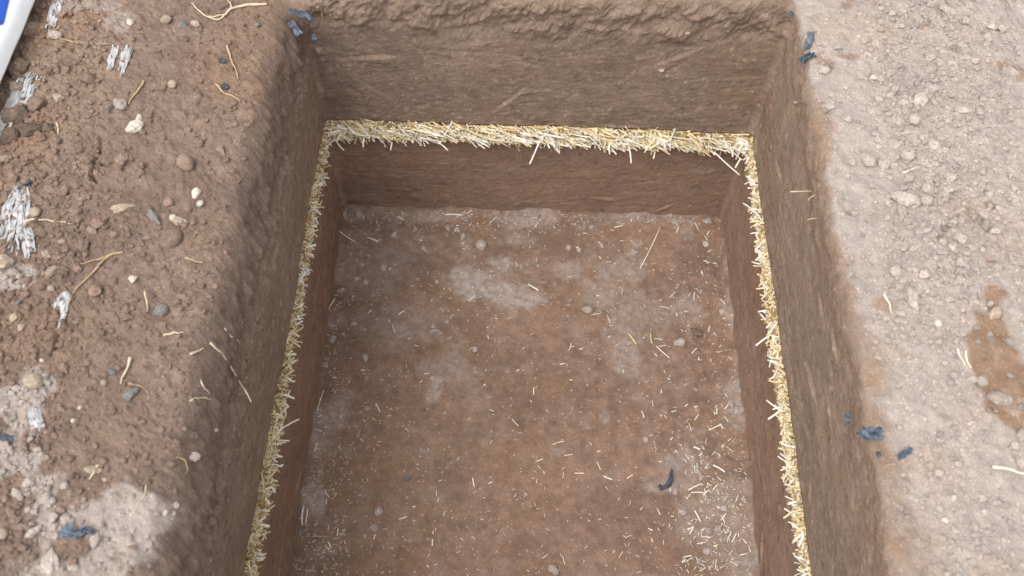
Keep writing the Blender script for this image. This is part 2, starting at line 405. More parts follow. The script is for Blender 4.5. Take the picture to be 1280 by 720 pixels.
    s_, z_ = sf[wm], zf[wm]
    nrow = (ww * np.ones_like(X)).ravel()[wm][:, None]
    a = fbm(s_, z_ * 3, s=.18, oct=5, seed=61); b = fbm(s_ * .35, z_ * 2.5, s=.03, oct=4, seed=62); c = fbm(s_, z_, s=.02, oct=3, seed=63)
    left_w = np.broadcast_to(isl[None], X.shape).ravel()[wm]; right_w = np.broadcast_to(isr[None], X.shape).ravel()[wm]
    a2 = fbm(s_, z_, s=.10, oct=5, seed=47)
    wc = WALL[None] * (1 + .12 * a + .05 * b + .12 * c + .14 * a2)[:, None]
    low = sstep(-.42, -.47, z_)[:, None]
    wc = wc * (1 - low) + low * (MOIST[None] * (1.20 + .10 * a + .04 * b + .10 * c + .14 * a2)[:, None])
    wc = wc * (1 + .22 * left_w + .18 * right_w)[:, None]  # side walls tinted lighter than the back: light balance put into the soil colour
    stain = sstep(.15, .55, fbm(s_ * .7, z_, s=.14, oct=4, seed=64))[:, None] * .5 * (.4 + .6 * right_w[:, None])
    wc = wc * (1 - stain) + stain * (ORANGE * .86)
    streak = (sstep(.25, .6, fbm(s_ * .13, z_ + s_ * .02, s=.016, oct=3, seed=65)) * sstep(-.1, .3, fbm(s_ * .4, z_, s=.12, seed=68)) * (.15 + .75 * left_w))[:, None]
    wc = wc * (1 - streak) + streak * np.array([.36, .27, .20])
    fl_ = ((crumbs(s_, z_, .013, 44, .10) > .12) * .55 * sstep(-.44, -.40, z_))[:, None]
    wc = wc * (1 - fl_) + fl_ * np.array([.40, .30, .235])
    pt_ = ((crumbs(s_, z_, .013, 43, .05) > .15) * .45)[:, None]
    wc = wc * (1 - pt_) + pt_ * np.array([.12, .085, .065])
    drag = (sstep(.38, .55, fbm(s_, z_ * 3, s=.05, oct=4, seed=66)) * .5)[:, None]
    wc = wc * (1 - drag) + drag * np.array([.33, .245, .185])
    tp = (sstep(-.105, -.045, z_ + .035 * left_w + .03 * fbm(s_, z_ * 3, s=.12, oct=3, seed=50)))[:, None]
    tc = (LIGHTB * .86)[None] * (1 + .2 * fbm(s_, z_, s=.05, oct=4, seed=67) + .15 * c)[:, None]
    tc = np.where(left_w[:, None] > .5, BROWN[None] * (1 + .2 * a + .2 * c)[:, None], tc)
    tc = np.where(right_w[:, None] > .5, np.array([.275, .19, .138])[None] * (1 + .15 * a + .15 * c)[:, None], tc)
    wc = wc * (1 - tp) + tp * tc
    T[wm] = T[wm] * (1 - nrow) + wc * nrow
    T = np.clip(T, .02, .7)
    co = np.stack([X, Y, Z2], -1)
    du = np.roll(co, -1, 1) - np.roll(co, 1, 1); dv = np.gradient(co, axis=0)
    nv = np.cross(du, dv); nv /= np.maximum(np.linalg.norm(nv, axis=2, keepdims=True), 1e-12)
    if nv[40, 5, 2] < 0: nv = -nv
    tt = T.reshape(nr, n, 3)
    flip = None
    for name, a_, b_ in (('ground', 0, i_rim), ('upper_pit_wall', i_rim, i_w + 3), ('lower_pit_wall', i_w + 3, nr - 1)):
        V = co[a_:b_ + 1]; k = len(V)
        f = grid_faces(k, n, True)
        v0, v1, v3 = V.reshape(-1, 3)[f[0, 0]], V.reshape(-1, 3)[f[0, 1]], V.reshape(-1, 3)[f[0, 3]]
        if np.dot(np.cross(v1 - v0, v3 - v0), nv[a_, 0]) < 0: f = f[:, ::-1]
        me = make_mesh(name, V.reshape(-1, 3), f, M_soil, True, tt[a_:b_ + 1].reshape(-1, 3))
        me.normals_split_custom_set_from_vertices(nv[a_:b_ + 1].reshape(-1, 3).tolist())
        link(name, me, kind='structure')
build_pit()

def tint_floor(x, y):
    n1 = fbm(x, y, s=.22, oct=5, seed=71); n2 = fbm(x, y, s=.03, oct=4, seed=72); n3 = fbm(x, y, s=.10, oct=5, seed=73, gain=.6)
    T = np.array([.240, .158, .114])[None] * (1 + .16 * n1 + .26 * n2 + .15 * fbm(x, y, s=.012, oct=2, seed=78))[:, None]
    o = (sstep(-.1, .5, n3) * .42)[:, None]; T = T * (1 - o) + o * (ORANGE * .82)
    dk = (sstep(.0, .5, fbm(x, y, s=.13, oct=5, seed=74)) * .55)[:, None]; T = T * (1 - dk) + dk * np.array([.190, .124, .092])
    g = 0 * x; wob_ = fbm(x, y, s=.07, oct=6, seed=75, gain=.62)
    for (px, py, rx, ry, s) in ((585, 345, .06, .03, .9), (630, 330, .045, .03, .9), (625, 365, .11, .035, .95), (655, 372, .07, .025, .8), (600, 350, .12, .05, .45), (750, 370, .07, .07, .5),
                                (790, 400, .08, .10, .45), (860, 385, .04, .07, .55), (560, 460, .09, .05, .4), (545, 480, .025, .05, .7), (785, 450, .05, .07, .6), (770, 340, .08, .05, .5), (715, 340, .05, .03, .6),
                                (500, 400, .12, .07, .35), (470, 330, .12, .12, .35), (525, 272, .18, .02, .5), (650, 275, .14, .03, .6), (800, 275, .16, .025, .4), (395, 625, .04, .05, .9),
                                (405, 530, .05, .07, .6), (920, 390, .03, .15, .6), (925, 500, .035, .07, .7), (865, 590, .06, .07, .6), (890, 640, .10, .10, .45), (840, 610, .06, .02, .6), (650, 300, .05, .02, .5), (440, 270, .05, .03, .5), (930, 680, .07, .08, .5), (755, 520, .02, .03, .6)):
        c = at(px, py, Z_F)
        qq = ((x - c[0]) / rx) ** 2 + ((y - c[1]) / ry) ** 2
        g = np.maximum(g, s * np.clip(2.3 * np.exp(-.9 * qq) + 1.7 * wob_ - .55, 0, 1))
    g = np.clip(g + .22 * sstep(.15, .6, fbm(x, y, s=.05, oct=5, seed=76)), 0, 1)
    g = g * (.50 + .50 * np.clip(.5 + 1.6 * fbm(x, y, s=.012, oct=3, seed=77), 0, 1))
    T = T * (1 - g[:, None]) + g[:, None] * GREY
    return np.clip(T, .02, .7)

xs = np.linspace(X0 - .02, X1 + .02, 372)
ys = np.concatenate([np.linspace(Y0 - .02, .42, 22)[:-1], np.linspace(.42, Y1 + .02, 410)])
gx, gy = np.meshgrid(xs, ys)
me = make_mesh('pit_floor', np.stack([gx.ravel(), gy.ravel(), height_floor(gx.ravel(), gy.ravel())], 1), grid_faces(len(ys), len(xs)), M_soil, True, tint_floor(gx.ravel(), gy.ravel()))
link('pit_floor', me, kind='structure')

def hg(x, y):
    z = float(height_ground(np.array([x]), np.array([y]))[0])
    d = max(X0 - x, x - X1, y - Y1, Y0 - y); a = .066 if x < 0 else .02
    if 0 <= d < a: t = 1 - d / a; z = z * .5 - (.13 if x < 0 else .033) * (1 - math.sqrt(max(0, 1 - t * t)))
    return z
def hf(x, y): return float(height_floor(np.array([x]), np.array([y]))[0])
def surf(px, py, where):
    z = 0 if where == 'g' else Z_F
    for _ in range(3):
        p = at(px, py, z); z = hg(p[0], p[1]) if where == 'g' else hf(p[0], p[1])
    return np.array([p[0], p[1], z])
def mpp(p):  # metres per photograph pixel at p
    return float(np.dot(np.asarray(p) - np.array([0, 0, CAM_H]), _F)) / FPX

# ---------------------------------------------------------------- stones and clods
import bmesh
def ico(sub):
    bm = bmesh.new(); bmesh.ops.create_icosphere(bm, subdivisions=sub, radius=1)
    v = np.array([p.co[:] for p in bm.verts]); f = np.array([[q.index for q in p.verts] for p in bm.faces]); bm.free()
    return v, f
ICO3, ICO2, ICO1 = ico(4), ico(4), ico(2)

def rock(V, seed, sharp=1.0, lump=.10, flat=.72):
    r_ = np.random.default_rng(seed)
    k = 15; nn = r_.normal(size=(k, 3)); nn /= np.linalg.norm(nn, axis=1)[:, None]; h = r_.uniform(.58, .88, k)
    dots = V @ nn.T
    rad = np.minimum(1.0, np.min(np.where(dots > .05, h / np.maximum(dots, .05), 9), axis=1))
    rad = 1 + (rad - 1) * sharp
    rad = rad * (1 + lump * fbm(V[:, 0] + seed, V[:, 1], V[:, 2], s=.7, oct=4, seed=seed))
    out = V * rad[:, None] * np.array([1.0, r_.uniform(.7, .95), flat * r_.uniform(.85, 1.1)])
    return out
_rock_cache = {}
def rock_mesh(name, mat, var, rounded):
    key = (mat.name, var, rounded)
    if key not in _rock_cache:
        V, F = ICO3 if rounded else ICO2
        _rock_cache[key] = make_mesh(name, rock(V, var * 7 + 3, .35 if rounded else 1.0, .08 if rounded else .34), F, mat, rounded)
    return _rock_cache[key]

def put_rock(px, py, size, mat, label, where='g', rounded=False, name=None, cat='stone', group=None, seed=None, elong=1.0, rot=None, flat=1.0, p=None, sink=.18):
    if p is None: p = surf(px, py, where)
    rad = size * mpp(p) * .5 * 1.12
    s = random.randrange(10 ** 6) if seed is None else seed
    me_ = rock_mesh(name or 'stone', mat, s % 9, rounded)
    o = link(name or 'stone', me_, label, cat, group, loc=(p[0], p[1], p[2] + rad * .62 * flat * (.50 - sink) + .0005))
    o.rotation_euler = (random.uniform(-.25, .25), random.uniform(-.25, .25), random.uniform(0, 6.28) if rot is None else rot)
    o.scale = (rad * elong, rad, rad * flat)
    return o

LB = 'on the brown left bank'
GL = 'brown clods scattered over the left bank'
GLl = 'brown soil clod lying loose on the left bank of the pit'
stones = [ # px, py, size, material, rounded, elong, label (None: one of the alike clods)
 (208, 26, 14, M_beige, 1, 1.0, 'pale round pebble near the top of the left bank, beside the forked root'),
 (229, 33, 12, M_slate, 0, 1.1, 'grey brown pebble between two pale pebbles under the forked root'),
 (245, 31, 10, M_beige, 0, 1.2, 'small beige chip just right of the grey pebble at the top of the left bank'),
 (163, 29, 10, M_cream, 1, 1.3, 'small cream oval pebble above the pair of white film tufts'),
 (322, 32, 7, M_slate, 1, 1, 'tiny grey pebble close to the upper rim of the left bank'),
 (69, 47, 14, M_pale, 0, 1.2, 'flat pale leaf shaped flake at the end of the long thin root, top left'),
 (112, 100, 19, M_brown, 1, 1, 'rounded brown clod below the long thin root on the left bank'),
 (152, 131, 19, M_grey, 0, 1, 'angular grey brown stone beside the small slate chip, left bank'),
 (136, 135, 12, M_slate, 0, 1, 'small bluish slate chip touching the angular grey stone'),
 (168, 161, 21, M_cream, 0, 1.05, 'cream irregular stone, the brightest one on the left bank'),
 (174, 148, 9, M_cream, 0, 1, 'small cream chip just above the brightest cream stone'),
 (216, 107, 13, M_beige, 0, 1, 'light brown pebble right of the short straw splinter, left bank'),
 (203, 111, 11, M_brown, 0, 1, 'brown pebble touching the light brown one, left bank'),
 (246, 124, 18, M_brown, 1, 1.1, 'half buried rounded brown clod near the corner of the pit'),
 (71, 124, 13, M_beige, 0, 1.6, 'flat yellowish chip among the crumbs at the upper left'),
 (23, 148, 31, M_dark, 0, 1, 'largest dark brown clod, at the left edge beside the white film strip'),
 (38, 163, 25, M_dark, 0, 1.1, 'dark brown clod below and right of the largest one'),
 (14, 172, 24, M_dark, 0, 1, 'dark brown clod at the very left edge under the largest one'),
 (60, 163, 17, M_dark, 0, .9, 'narrow dark brown clod standing right of the big clods'),
 (46, 131, 24, M_brown, 0, 1, 'brown clod just right of the white film strip end'),
 (26, 87, 25, M_brown, 0, 1, 'large brown clod between white sack and film strip'),
 (154, 201, 20, M_brown, 0, 1.1, 'angular brown clod just right of the dark crack'),
 (233, 205, 25, M_brown, 1, 1.15, 'big smooth brown stone in the middle of the left bank'),
 (72, 218, 14, M_brown, 0, 1.2, None), (44, 266, 16, M_beige, 1, 1, 'beige round stone right of the large white film patch'),
 (153, 261, 18, M_beige, 0, 1.4, 'long beige stone with flat top, left bank under the crack'),
 (212, 253, 14, M_brown, 0, 1, None), (188, 262, 9, M_brown, 1, 1, None),
 (245, 243, 14, M_cream, 0, 1.1, 'cream coloured stone near the rim, above a smaller white one'),
 (251, 256, 10, M_cream, 1, 1, 'smaller white stone under the cream stone near the rim'),
 (193, 272, 14, M_slate, 0, 1.7, 'flat bluish grey flake on the middle of the left bank'),
 (217, 273, 10, M_cream, 1, 1.1, 'small cream pebble touching a rounded brown one'),
 (226, 278, 18, M_beige, 0, 1, 'rounded light brown stone right of the small cream pebble'),
 (219, 300, 21, M_brown, 1, 1.2, 'broad brown stone below the cream and brown pair'),
 (143, 295, 14, M_brown, 0, 1, None), (104, 310, 20, M_brown, 0, 1, None), (78, 303, 9, M_beige, 1, 1.1, 'small light pebble above the end of the forked twig'),
 (60, 320, 15, M_beige, 0, 1, None), (71, 323, 11, M_brown, 0, 1, None), (123, 278, 19, M_brown, 0, 1.2, None),
 (98, 265, 13, M_brown, 0, 1, None), (65, 342, 15, M_beige, 0, 1.3, None), (118, 365, 17, M_brown, 0, 1.2, None),
 (167, 350, 13, M_cream, 0, .8, 'cream angular stone right of the forked twig'),
 (187, 347, 10, M_brown, 0, 1, None), (220, 325, 12, M_brown, 0, 1, None),
 (202, 388, 19, M_slate, 1, 1, 'dark bluish grey round stone half sunk in the left bank'),
 (159, 397, 15, M_brown, 0, 1, None), (145, 400, 12, M_brown, 0, 1.1, None), (65, 362, 10, M_beige, 0, 1, None),
 (81, 461, 15, M_brown, 0, 1, None), (107, 461, 9, M_brown, 0, 1, None), (53, 451, 6, M_cream, 1, 1, 'tiny cream pebble above the beige round stone at left'),
 (42, 478, 23, M_beige, 1, 1.1, 'beige round stone at the top end of the pale crust, left edge'),
 (142, 466, 13, M_teal, 0, .6, 'small teal grey chip left of the pale splinter'),
 (164, 494, 19, M_teal, 0, 1, 'teal grey stone under the pale splinter on the left bank'),
 (130, 479, 8, M_beige, 1, 1.1, 'small beige pebble left of the teal grey stone'),
 (92, 526, 6, M_cream, 1, 1, 'tiny white pebble, lower left bank, below its smaller twin'),
 (100, 510, 5, M_cream, 1, 1, 'tiny white speck pebble on the lower left bank'),
 (88, 574, 12, M_brown, 0, 1, None), (55, 573, 11, M_beige, 0, 1.2, None), (118, 588, 14, M_beige, 0, 1.6, None),
 (240, 543, 19, M_dark, 0, .9, 'dark grey brown stone stuck in the left rim of the pit'),
 (241, 568, 15, M_grey, 0, 1, 'light grey brown lump just below the dark stone in the left rim'),
 (260, 523, 8, M_beige, 1, 1, 'small tan pebble on the left rim above the dark stone'),
 (131, 600, 7, M_pale, 0, 1, 'pale crumb perched above the pale crust at lower left'),
 (5, 668, 15, M_beige, 1, 1, 'beige stone cut by the left edge beside the pale crust'),
 (120, 675, 18, M_pale, 0, 1.3, 'pale clod touching the right end of the blue film scrap'),
 (64, 705, 25, M_pale, 0, 1.5, 'large pale clod at the bottom left corner'),
 (92, 708, 13, M_pale, 0, 1, 'small pale clod right of the large one in the bottom left corner'),
 (18, 398, 12, M_beige, 0, 1, None), (28, 410, 11, M_beige, 0, 1, None), (24, 378, 9, M_slate, 0, 1, 'small slate grey crumb among beige ones at left edge'),
 (8, 330, 24, M_beige, 0, 1.2, 'broad beige clod at the left edge under the white film patch'),
 (40, 38, 18, M_brown, 0, 1.3, None), (20, 112, 17, M_beige, 0, 1, None), (78, 20, 14, M_brown, 0, 1, None), (88, 84, 13, M_brown, 0, 1, None), (62, 92, 15, M_brown, 0, 1, None),
 (108, 58, 12, M_brown, 0, 1, None), (125, 75, 11, M_brown, 0, 1, None), (50, 105, 12, M_brown, 0, 1, None), (33, 205, 11, M_brown, 0, 1, None), (5, 200, 13, M_beige, 0, 1, None),
 (17, 222, 14, M_brown, 0, 1, None), (90, 205, 13, M_brown, 0, 1, None), (100, 190, 10, M_brown, 0, 1, None), (178, 208, 11, M_brown, 0, 1, None), (176, 218, 12, M_brown, 0, 1, None), (70, 222, 18, M_brown, 0, 1, None)]
for (px, py, s, mt_, rd, el, lab) in stones:
    if lab: put_rock(px, py, s, mt_, lab, rounded=bool(rd), elong=el, cat='clod' if 'clod' in lab or 'lump' in lab else 'stone', name='soil_clod' if ('clod' in lab or 'lump' in lab) else 'stone')
    else: put_rock(px, py, s, mt_, GLl, rounded=bool(rd), elong=el, name='soil_clod', cat='clod', group=GL)

GR = 'pale dusty clods scattered over the right bank'; GRl = 'pale dusty soil clod lying on the right bank of the pit'
rst = [(1097, 58, 15, 1.2, 'pale clod nearest the rim at the top of the right bank'), (1091, 98, 9, 1, 'tiny whitish cube of stone left of the clod heap, right bank'), (1035, 135, 13, 1, 'pale lump perched on the rim where brown soil breaks out'),
 (1218, 77, 10, 1, 'lone round pale pebble in the dust at upper right'), (1181, 13, 16, 1.4, None), (1208, 29, 15, 1, None), (1240, 33, 16, 1, None), (1232, 56, 12, 1, None), (1253, 38, 14, 1, None),
 (1150, 125, 24, 1, 'pale angular wedge shaped clod, biggest in the upper heap of the right bank'), (1142, 152, 17, 1, None), (1123, 155, 15, 1.2, None), (1098, 125, 13, 1, None), (1134, 198, 19, 1, None), (1152, 203, 20, .8, None),
 (1085, 203, 18, 1.3, 'pale slab with a dark gap under it beside the rim of the right bank'), (1103, 206, 16, 1, None), (1168, 182, 17, 1.2, None), (1190, 120, 12, 1, None), (1204, 139, 13, 1.7, 'long pale chip lying alone right of the clod heap'), (1161, 230, 12, 1, None),
 (1111, 92, 12, 1, None), (1128, 130, 13, 1, None), (1118, 112, 11, 1, None), (1135, 225, 14, 1, None), (1130, 250, 25, 1.1, 'large pale angular clod in the middle of the right bank, leftmost of three'), (1158, 252, 18, 1, 'round pale clod right of the large angular one, lower of two'),
 (1160, 237, 17, 1, 'round pale clod right of the large angular one, upper of two'), (1127, 266, 14, 1.4, None), (1133, 281, 10, 1, None), (1142, 281, 9, 1, None), (1183, 245, 10, 1, None), (1131, 310, 16, .8, 'thin pointed pale flake below the three big clods'),
 (1178, 303, 14, 1, None), (1199, 300, 15, 1.2, None), (1192, 310, 14, 1.2, None), (1119, 340, 16, 1.1, 'smooth round pale stone left of the crumb field on the right bank'), (1155, 344, 15, 1, None), (1123, 360, 11, 1, None),
 (1140, 375, 22, 1.3, 'wide flat pale clod below the crumb field'), (1172, 405, 10, 1, 'small white chip in smooth dust, right bank'), (1200, 330, 15, 1, None), (1215, 312, 12, 1, None), (1198, 352, 14, 1, None), (1165, 368, 14, 1, None), (1170, 355, 12, 1, None), (1185, 375, 12, 1, None), (1210, 285, 12, 1, None), (1240, 300, 12, 1, None), (1228, 270, 12, 1, None), (1250, 240, 11, 1, None),
 (1243, 393, 17, 1.2, 'beige stone on the brown streak of the right bank'), (1249, 500, 25, 1.2, 'big pale clod on the brown patch near the right edge'), (1226, 478, 18, 1, None), (1215, 475, 12, 1, None), (1262, 470, 9, 1, None), (1275, 545, 16, 1, None), (1268, 556, 13, 1, None), (1275, 580, 16, 1.2, None),
 (1192, 623, 9, 1, 'small whitish pebble in smooth dust low on the right bank, upper of two'), (1181, 650, 9, 1, 'small whitish pebble low on the right bank, lower of two'), (1234, 665, 10, 1, None), (1218, 660, 9, 1, None), (1205, 640, 8, 1, None), (1060, 150, 12, 1, None), (1047, 60, 13, 1, None), (1030, 90, 15, 1, None), (1066, 205, 11, 1, None), (1100, 30, 11, 1, None), (1125, 20, 10, 1, None)]
for (px, py, s, el, lab) in rst:
    mt_ = M_cream if lab and ('whitish' in lab or 'white' in lab) else M_beige if lab and 'beige' in lab else M_pale
    if lab: put_rock(px, py, s, mt_, lab, elong=el, rounded='round' in lab or 'smooth' in lab, name='soil_clod' if 'clod' in lab or 'lump' in lab else 'stone', cat='clod' if 'clod' in lab or 'lump' in lab else 'stone')
    else: put_rock(px, py, s, mt_, GRl, elong=el, name='soil_clod', cat='clod', group=GR)

# alike clods filling in between
def fill(n, box, mat, lab, grp, smin, smax, where='g', dens=None):
    k = 0; tries = 0
    while k < n and tries < n * 40:
        tries += 1
        px = random.uniform(box[0], box[2]); py = random.uniform(box[1], box[3])
        if dens and random.random() > dens(px, py): continue
        s = smin + (smax - smin) * random.random() ** 2.2
        put_rock(px, py, s, mat, lab, where, name='soil_clod', cat='clod', group=grp, elong=random.uniform(.9, 1.35)); k += 1
rimx = lambda py: 335 - .20 * py
fill(34, (0, 0, 320, 420), M_brown, GLl, GL, 8, 15, dens=lambda x, y: 0 if x > rimx(y) - 15 or (x < 50 and y < 110 - 2 * x) else (1 if x < 130 else .35))
fill(8, (0, 380, 240, 720), M_brown, GLl, GL, 7, 12, dens=lambda x, y: 0 if x > rimx(y) - 15 else .5)
fill(16, (22, 600, 88, 668), M_pale, 'pale dry clod lying on the whitish crust at the lower left', 'pale clods on the lower left crust', 8, 17, dens=lambda x, y: 1 if x < 110 else .35)
fill(4, (5, 480, 50, 590), M_pale, 'pale dry clod lying on the whitish crust at the lower left', 'pale clods on the lower left crust', 8, 15)
def rdens(x, y):
    d = math.exp(-((x - (1140 + .12 * y)) / 55) ** 2) * (1 if y < 420 else .35) + .25
    if x < 1075 + .05 * y: d *= .12
    if 1205 < x and 355 < y < 560: d *= .05
    if y > 430: d *= .3
    return d
fill(62, (1040, 0, 1279, 600), M_pale, GRl, GR, 7.5, 16, dens=rdens)

GF = 'small grey clods lying on the pit floor'; GFl = 'small grey soil clod lying on the floor of the pit'
flr = [(602, 307, 14, 1, M_grey, 'round grey pebble standing out on the upper middle of the pit floor'), (426, 364, 10, 1, M_grey, None), (446, 349, 9, 1, M_grey, None), (457, 354, 9, 1, M_grey, None), (480, 335, 11, 1, M_grey, None), (452, 332, 7, 1, M_grey, None),
 (542, 409, 7, 1, M_grey, None), (457, 447, 8, 1, M_grey, None), (415, 425, 11, 1, M_grey, None), (594, 437, 9, 1, M_grey, None), (430, 268, 9, 1, M_grey, None), (449, 269, 11, 1, M_grey, None), (560, 285, 8, 1, M_grey, None), (493, 295, 10, 1, M_grey, None),
 (474, 640, 13, .8, M_grey, 'upper of two grey clods on the lower left of the pit floor'), (468, 661, 11, 1, M_grey, 'lower of two grey clods on the lower left of the pit floor'), (692, 712, 13, 1, M_grey, 'lone grey pebble at the bottom edge of the pit floor'),
 (793, 317, 11, 1, M_grey, 'grey pebble left of the long thin straw on the pit floor'), (734, 388, 11, 1.2, M_grey, 'grey pebble on the dusty patch in the middle of the pit floor'), (850, 429, 13, 1, M_grey, 'angular grey clod beside the dark crumbly lump on the pit floor'), (870, 416, 14, 1.3, M_dark, 'dark crumbly lump on the right half of the pit floor'),
 (902, 390, 9, 1, M_grey, None), (427, 513, 10, 1, M_grey, None), (459, 512, 8, 1, M_grey, None), (923, 514, 14, 1, M_grey, None), (926, 488, 11, 1.2, M_grey, None), (914, 505, 9, 1, M_grey, None), (510, 598, 9, 1.2, M_slate, 'small black grit on the left half of the pit floor'),
 (711, 310, 9, 1, M_grey, None), (724, 313, 8, 1, M_grey, None), (853, 640, 11, 1, M_grey, None), (885, 690, 12, 1, M_grey, None), (905, 635, 10, 1, M_grey, None), (885, 662, 11, 1, M_grey, None), (898, 661, 10, 1, M_grey, None), (882, 305, 10, 1, M_grey, None), (845, 280, 10, 1.2, M_grey, None), (885, 278, 11, 1, M_grey, None), (522, 350, 6, 1, M_grey, None), (573, 574, 7, .6, M_grey, None), (807, 550, 8, 1, M_grey, None), (872, 590, 10, 1, M_grey, None), (400, 590, 9, 1, M_grey, None)]
for (px, py, s, el, mt_, lab) in flr:
    cl = (not lab) or 'clod' in lab or 'lump' in lab
    put_rock(px, py, s, mt_, lab or GFl, 'f', rounded=bool(lab and 'round' in lab), elong=el, name='soil_clod' if cl else 'stone', cat='clod' if cl else 'stone', group=None if lab else GF)
fill(8, (400, 268, 560, 480), M_grey, GFl, GF, 6, 9, 'f'); fill(4, (560, 268, 905, 300), M_grey, GFl, GF, 6, 9, 'f'); fill(10, (830, 300, 945, 719), M_grey, GFl, GF, 6, 9, 'f')

# ---------------------------------------------------------------- crumbs (stuff)
def crumb_field(name, label, n, box, where, rmin, rmax, dens, tintf, lift=.2):
    V, F = ICO1
    px = rng.uniform(box[0], box[2], n * 6); py = rng.uniform(box[1], box[3], n * 6); k = rng.random(n * 6)
    keep = k < dens(px, py); px, py = px[keep][:n], py[keep][:n]; n = len(px)
    z0 = 0 if where == 'g' else Z_F
    d = _F[None] * FPX + _R[None] * (px - 640)[:, None] - _U[None] * (py - 360)[:, None]
    t = (z0 - CAM_H) / d[:, 2]; x = d[:, 0] * t; y = d[:, 1] * t
    if where == 'g': ok = (x < X0 - .03) | (x > X1 + .012) | (y > Y1 + .02)
    else: ok = (x > X0 + .01) & (x < X1 - .01) & (y < Y1 - .01)
    x, y = x[ok], y[ok]; n = len(x)
    z = height_ground(x, y) if where == 'g' else height_floor(x, y)
    if where == 'g':
        dr = np.maximum(X0 - x, x - X1); a = np.where(x < 0, .066, .02); tt_ = np.clip(1 - dr / a, 0, 1)
        z = z - np.where(x < 0, .13, .033) * (1 - np.sqrt(1 - tt_ * tt_))
    r_ = rmin + (rmax - rmin) * rng.random(n) ** 3
    variants = [rock(V, 100 + i, 1.0, .35, .75) for i in range(14)]
    ang = rng.uniform(0, 6.28, n); var = rng.integers(0, 14, n)
    base = np.stack(variants)[var]
    ca, sa = np.cos(ang)[:, None], np.sin(ang)[:, None]
    st = rng.uniform(.8, 1.3, n)[:, None]
    bx = (base[:, :, 0] * ca - base[:, :, 1] * sa) * r_[:, None] * st + x[:, None]
    by = (base[:, :, 0] * sa + base[:, :, 1] * ca) * r_[:, None] + y[:, None]
    bz = base[:, :, 2] * r_[:, None] + (z + r_ * lift)[:, None]
    co = np.stack([bx, by, bz], -1).reshape(-1, 3)
    fc = (F[None] + (np.arange(n) * len(V))[:, None, None]).reshape(-1, 3)
    tc = tintf(x, y) * rng.uniform(.86, 1.16, n)[:, None]
    me_ = make_mesh(name, co, fc, M_crumb, False, np.repeat(tc, len(V), 0))
    link(name, me_, label, 'crumbs', kind='stuff')
def dl(px, py): return np.where(px < 140 - .12 * py, 1.0, .26) * (px < 345 - .2 * py) * (px > -160) * np.where((px < 50) & (py < 108 - 2.2 * px), 0, 1)
def brown_patch(px, py):
    v = 0 * px
    for (cx, cy, rx, ry) in ((1248, 390, 26, 36), (1238, 440, 42, 46), (1262, 475, 46, 46), (1275, 520, 36, 40)): v = np.maximum(v, 1.0 * (((px - cx) / rx) ** 2 + ((py - cy) / ry) ** 2 < 1))
    return v
def dr_(px, py):
    a = np.exp(-((px - (1145 + .12 * py)) / 75) ** 2) * np.where(py < 430, 1, .25) + np.where(py < 430, .22, .10)
    return np.clip(a, 0, 1) * (1 - .9 * brown_patch(px, py)) * (.45 + .55 * sstep(1050, 1100, px - .06 * py))
crumb_field('soil_crumbs', 'brown soil crumbs strewn over the left bank', 8600, (-160, -60, 350, 860), 'g', .0016, .0082, dl, lambda x, y: tint_ground(x, y) * 1.05)
crumb_field('soil_crumbs', 'pale dusty crumbs strewn over the right bank', 7200, (1015, -60, 1430, 860), 'g', .0016, .0085, dr_, lambda x, y: np.maximum(tint_ground(x, y) * 1.03, PALE * .8))
crumb_field('soil_crumbs', 'loose grey crumbs heaped along the foot of the pit walls', 1500, (330, 255, 1000, 760), 'f', .0020, .0060,
            lambda px, py: np.clip(np.exp(-np.abs(px - (425 - .135 * (py - 265))) / 14) + np.exp(-np.abs((905 + .12 * (py - 275)) - px) / 16) + 1.2 * np.exp(-np.abs(py - 268) / 9), 0, 1) * np.clip(.4 + 1.6 * fbm(px, py, s=40, oct=2, seed=91), 0, 1), lambda x, y: np.tile(GREY * .9, (len(x), 1)))
crumb_field('soil_crumbs', 'fine grey crumbs strewn over the pit floor', 5600, (300, 262, 1010, 1000), 'f', .0010, .0040,
            lambda px, py: np.clip(np.exp(-(px - 400) / 70) + np.exp(-(935 - px) / 60) + np.exp(-(py - 262) / 25) + .12 + .4 * (fbm(px, py, s=80, seed=90) > .1), 0, 1), lambda x, y: np.tile(GREY, (len(x), 1)))

# ---------------------------------------------------------------- stalks and roots
def tube_np(pts, rad, sides=6, flat=1.0):
    pts = np.asarray(pts, float); k = len(pts); rad = np.broadcast_to(rad, (k,))
    tg = np.gradient(pts, axis=0); tg /= np.linalg.norm(tg, axis=1)[:, None]
    up = np.array([0, 0, 1.0]) if abs(tg[0, 2]) < .9 else np.array([1.0, 0, 0])
    a = np.cross(tg, up); a /= np.linalg.norm(a, axis=1)[:, None]; b = np.cross(a, tg)
    th = np.arange(sides) / sides * 2 * np.pi
    ring = pts[:, None] + rad[:, None, None] * (a[:, None] * np.cos(th)[None, :, None] + b[:, None] * np.sin(th)[None, :, None] * flat)
    V = ring.reshape(-1, 3); F = grid_faces(k, sides, True)
    V = np.vstack([V, pts[0], pts[-1]]); c0, c1 = k * sides, k * sides + 1
    i = np.arange(sides); j = (i + 1) % sides
    cap0 = np.stack([i, j, np.full(sides, c0), np.full(sides, c0)], 1)[:, [1, 0, 2]]
    cap1 = np.stack([i, j, np.full(sides, c1)], 1) + np.array([(k - 1) * sides, (k - 1) * sides, 0])
    F3 = np.vstack([F[:, [0, 1, 2]], F[:, [0, 2, 3]], cap0, cap1])
    return V, F3

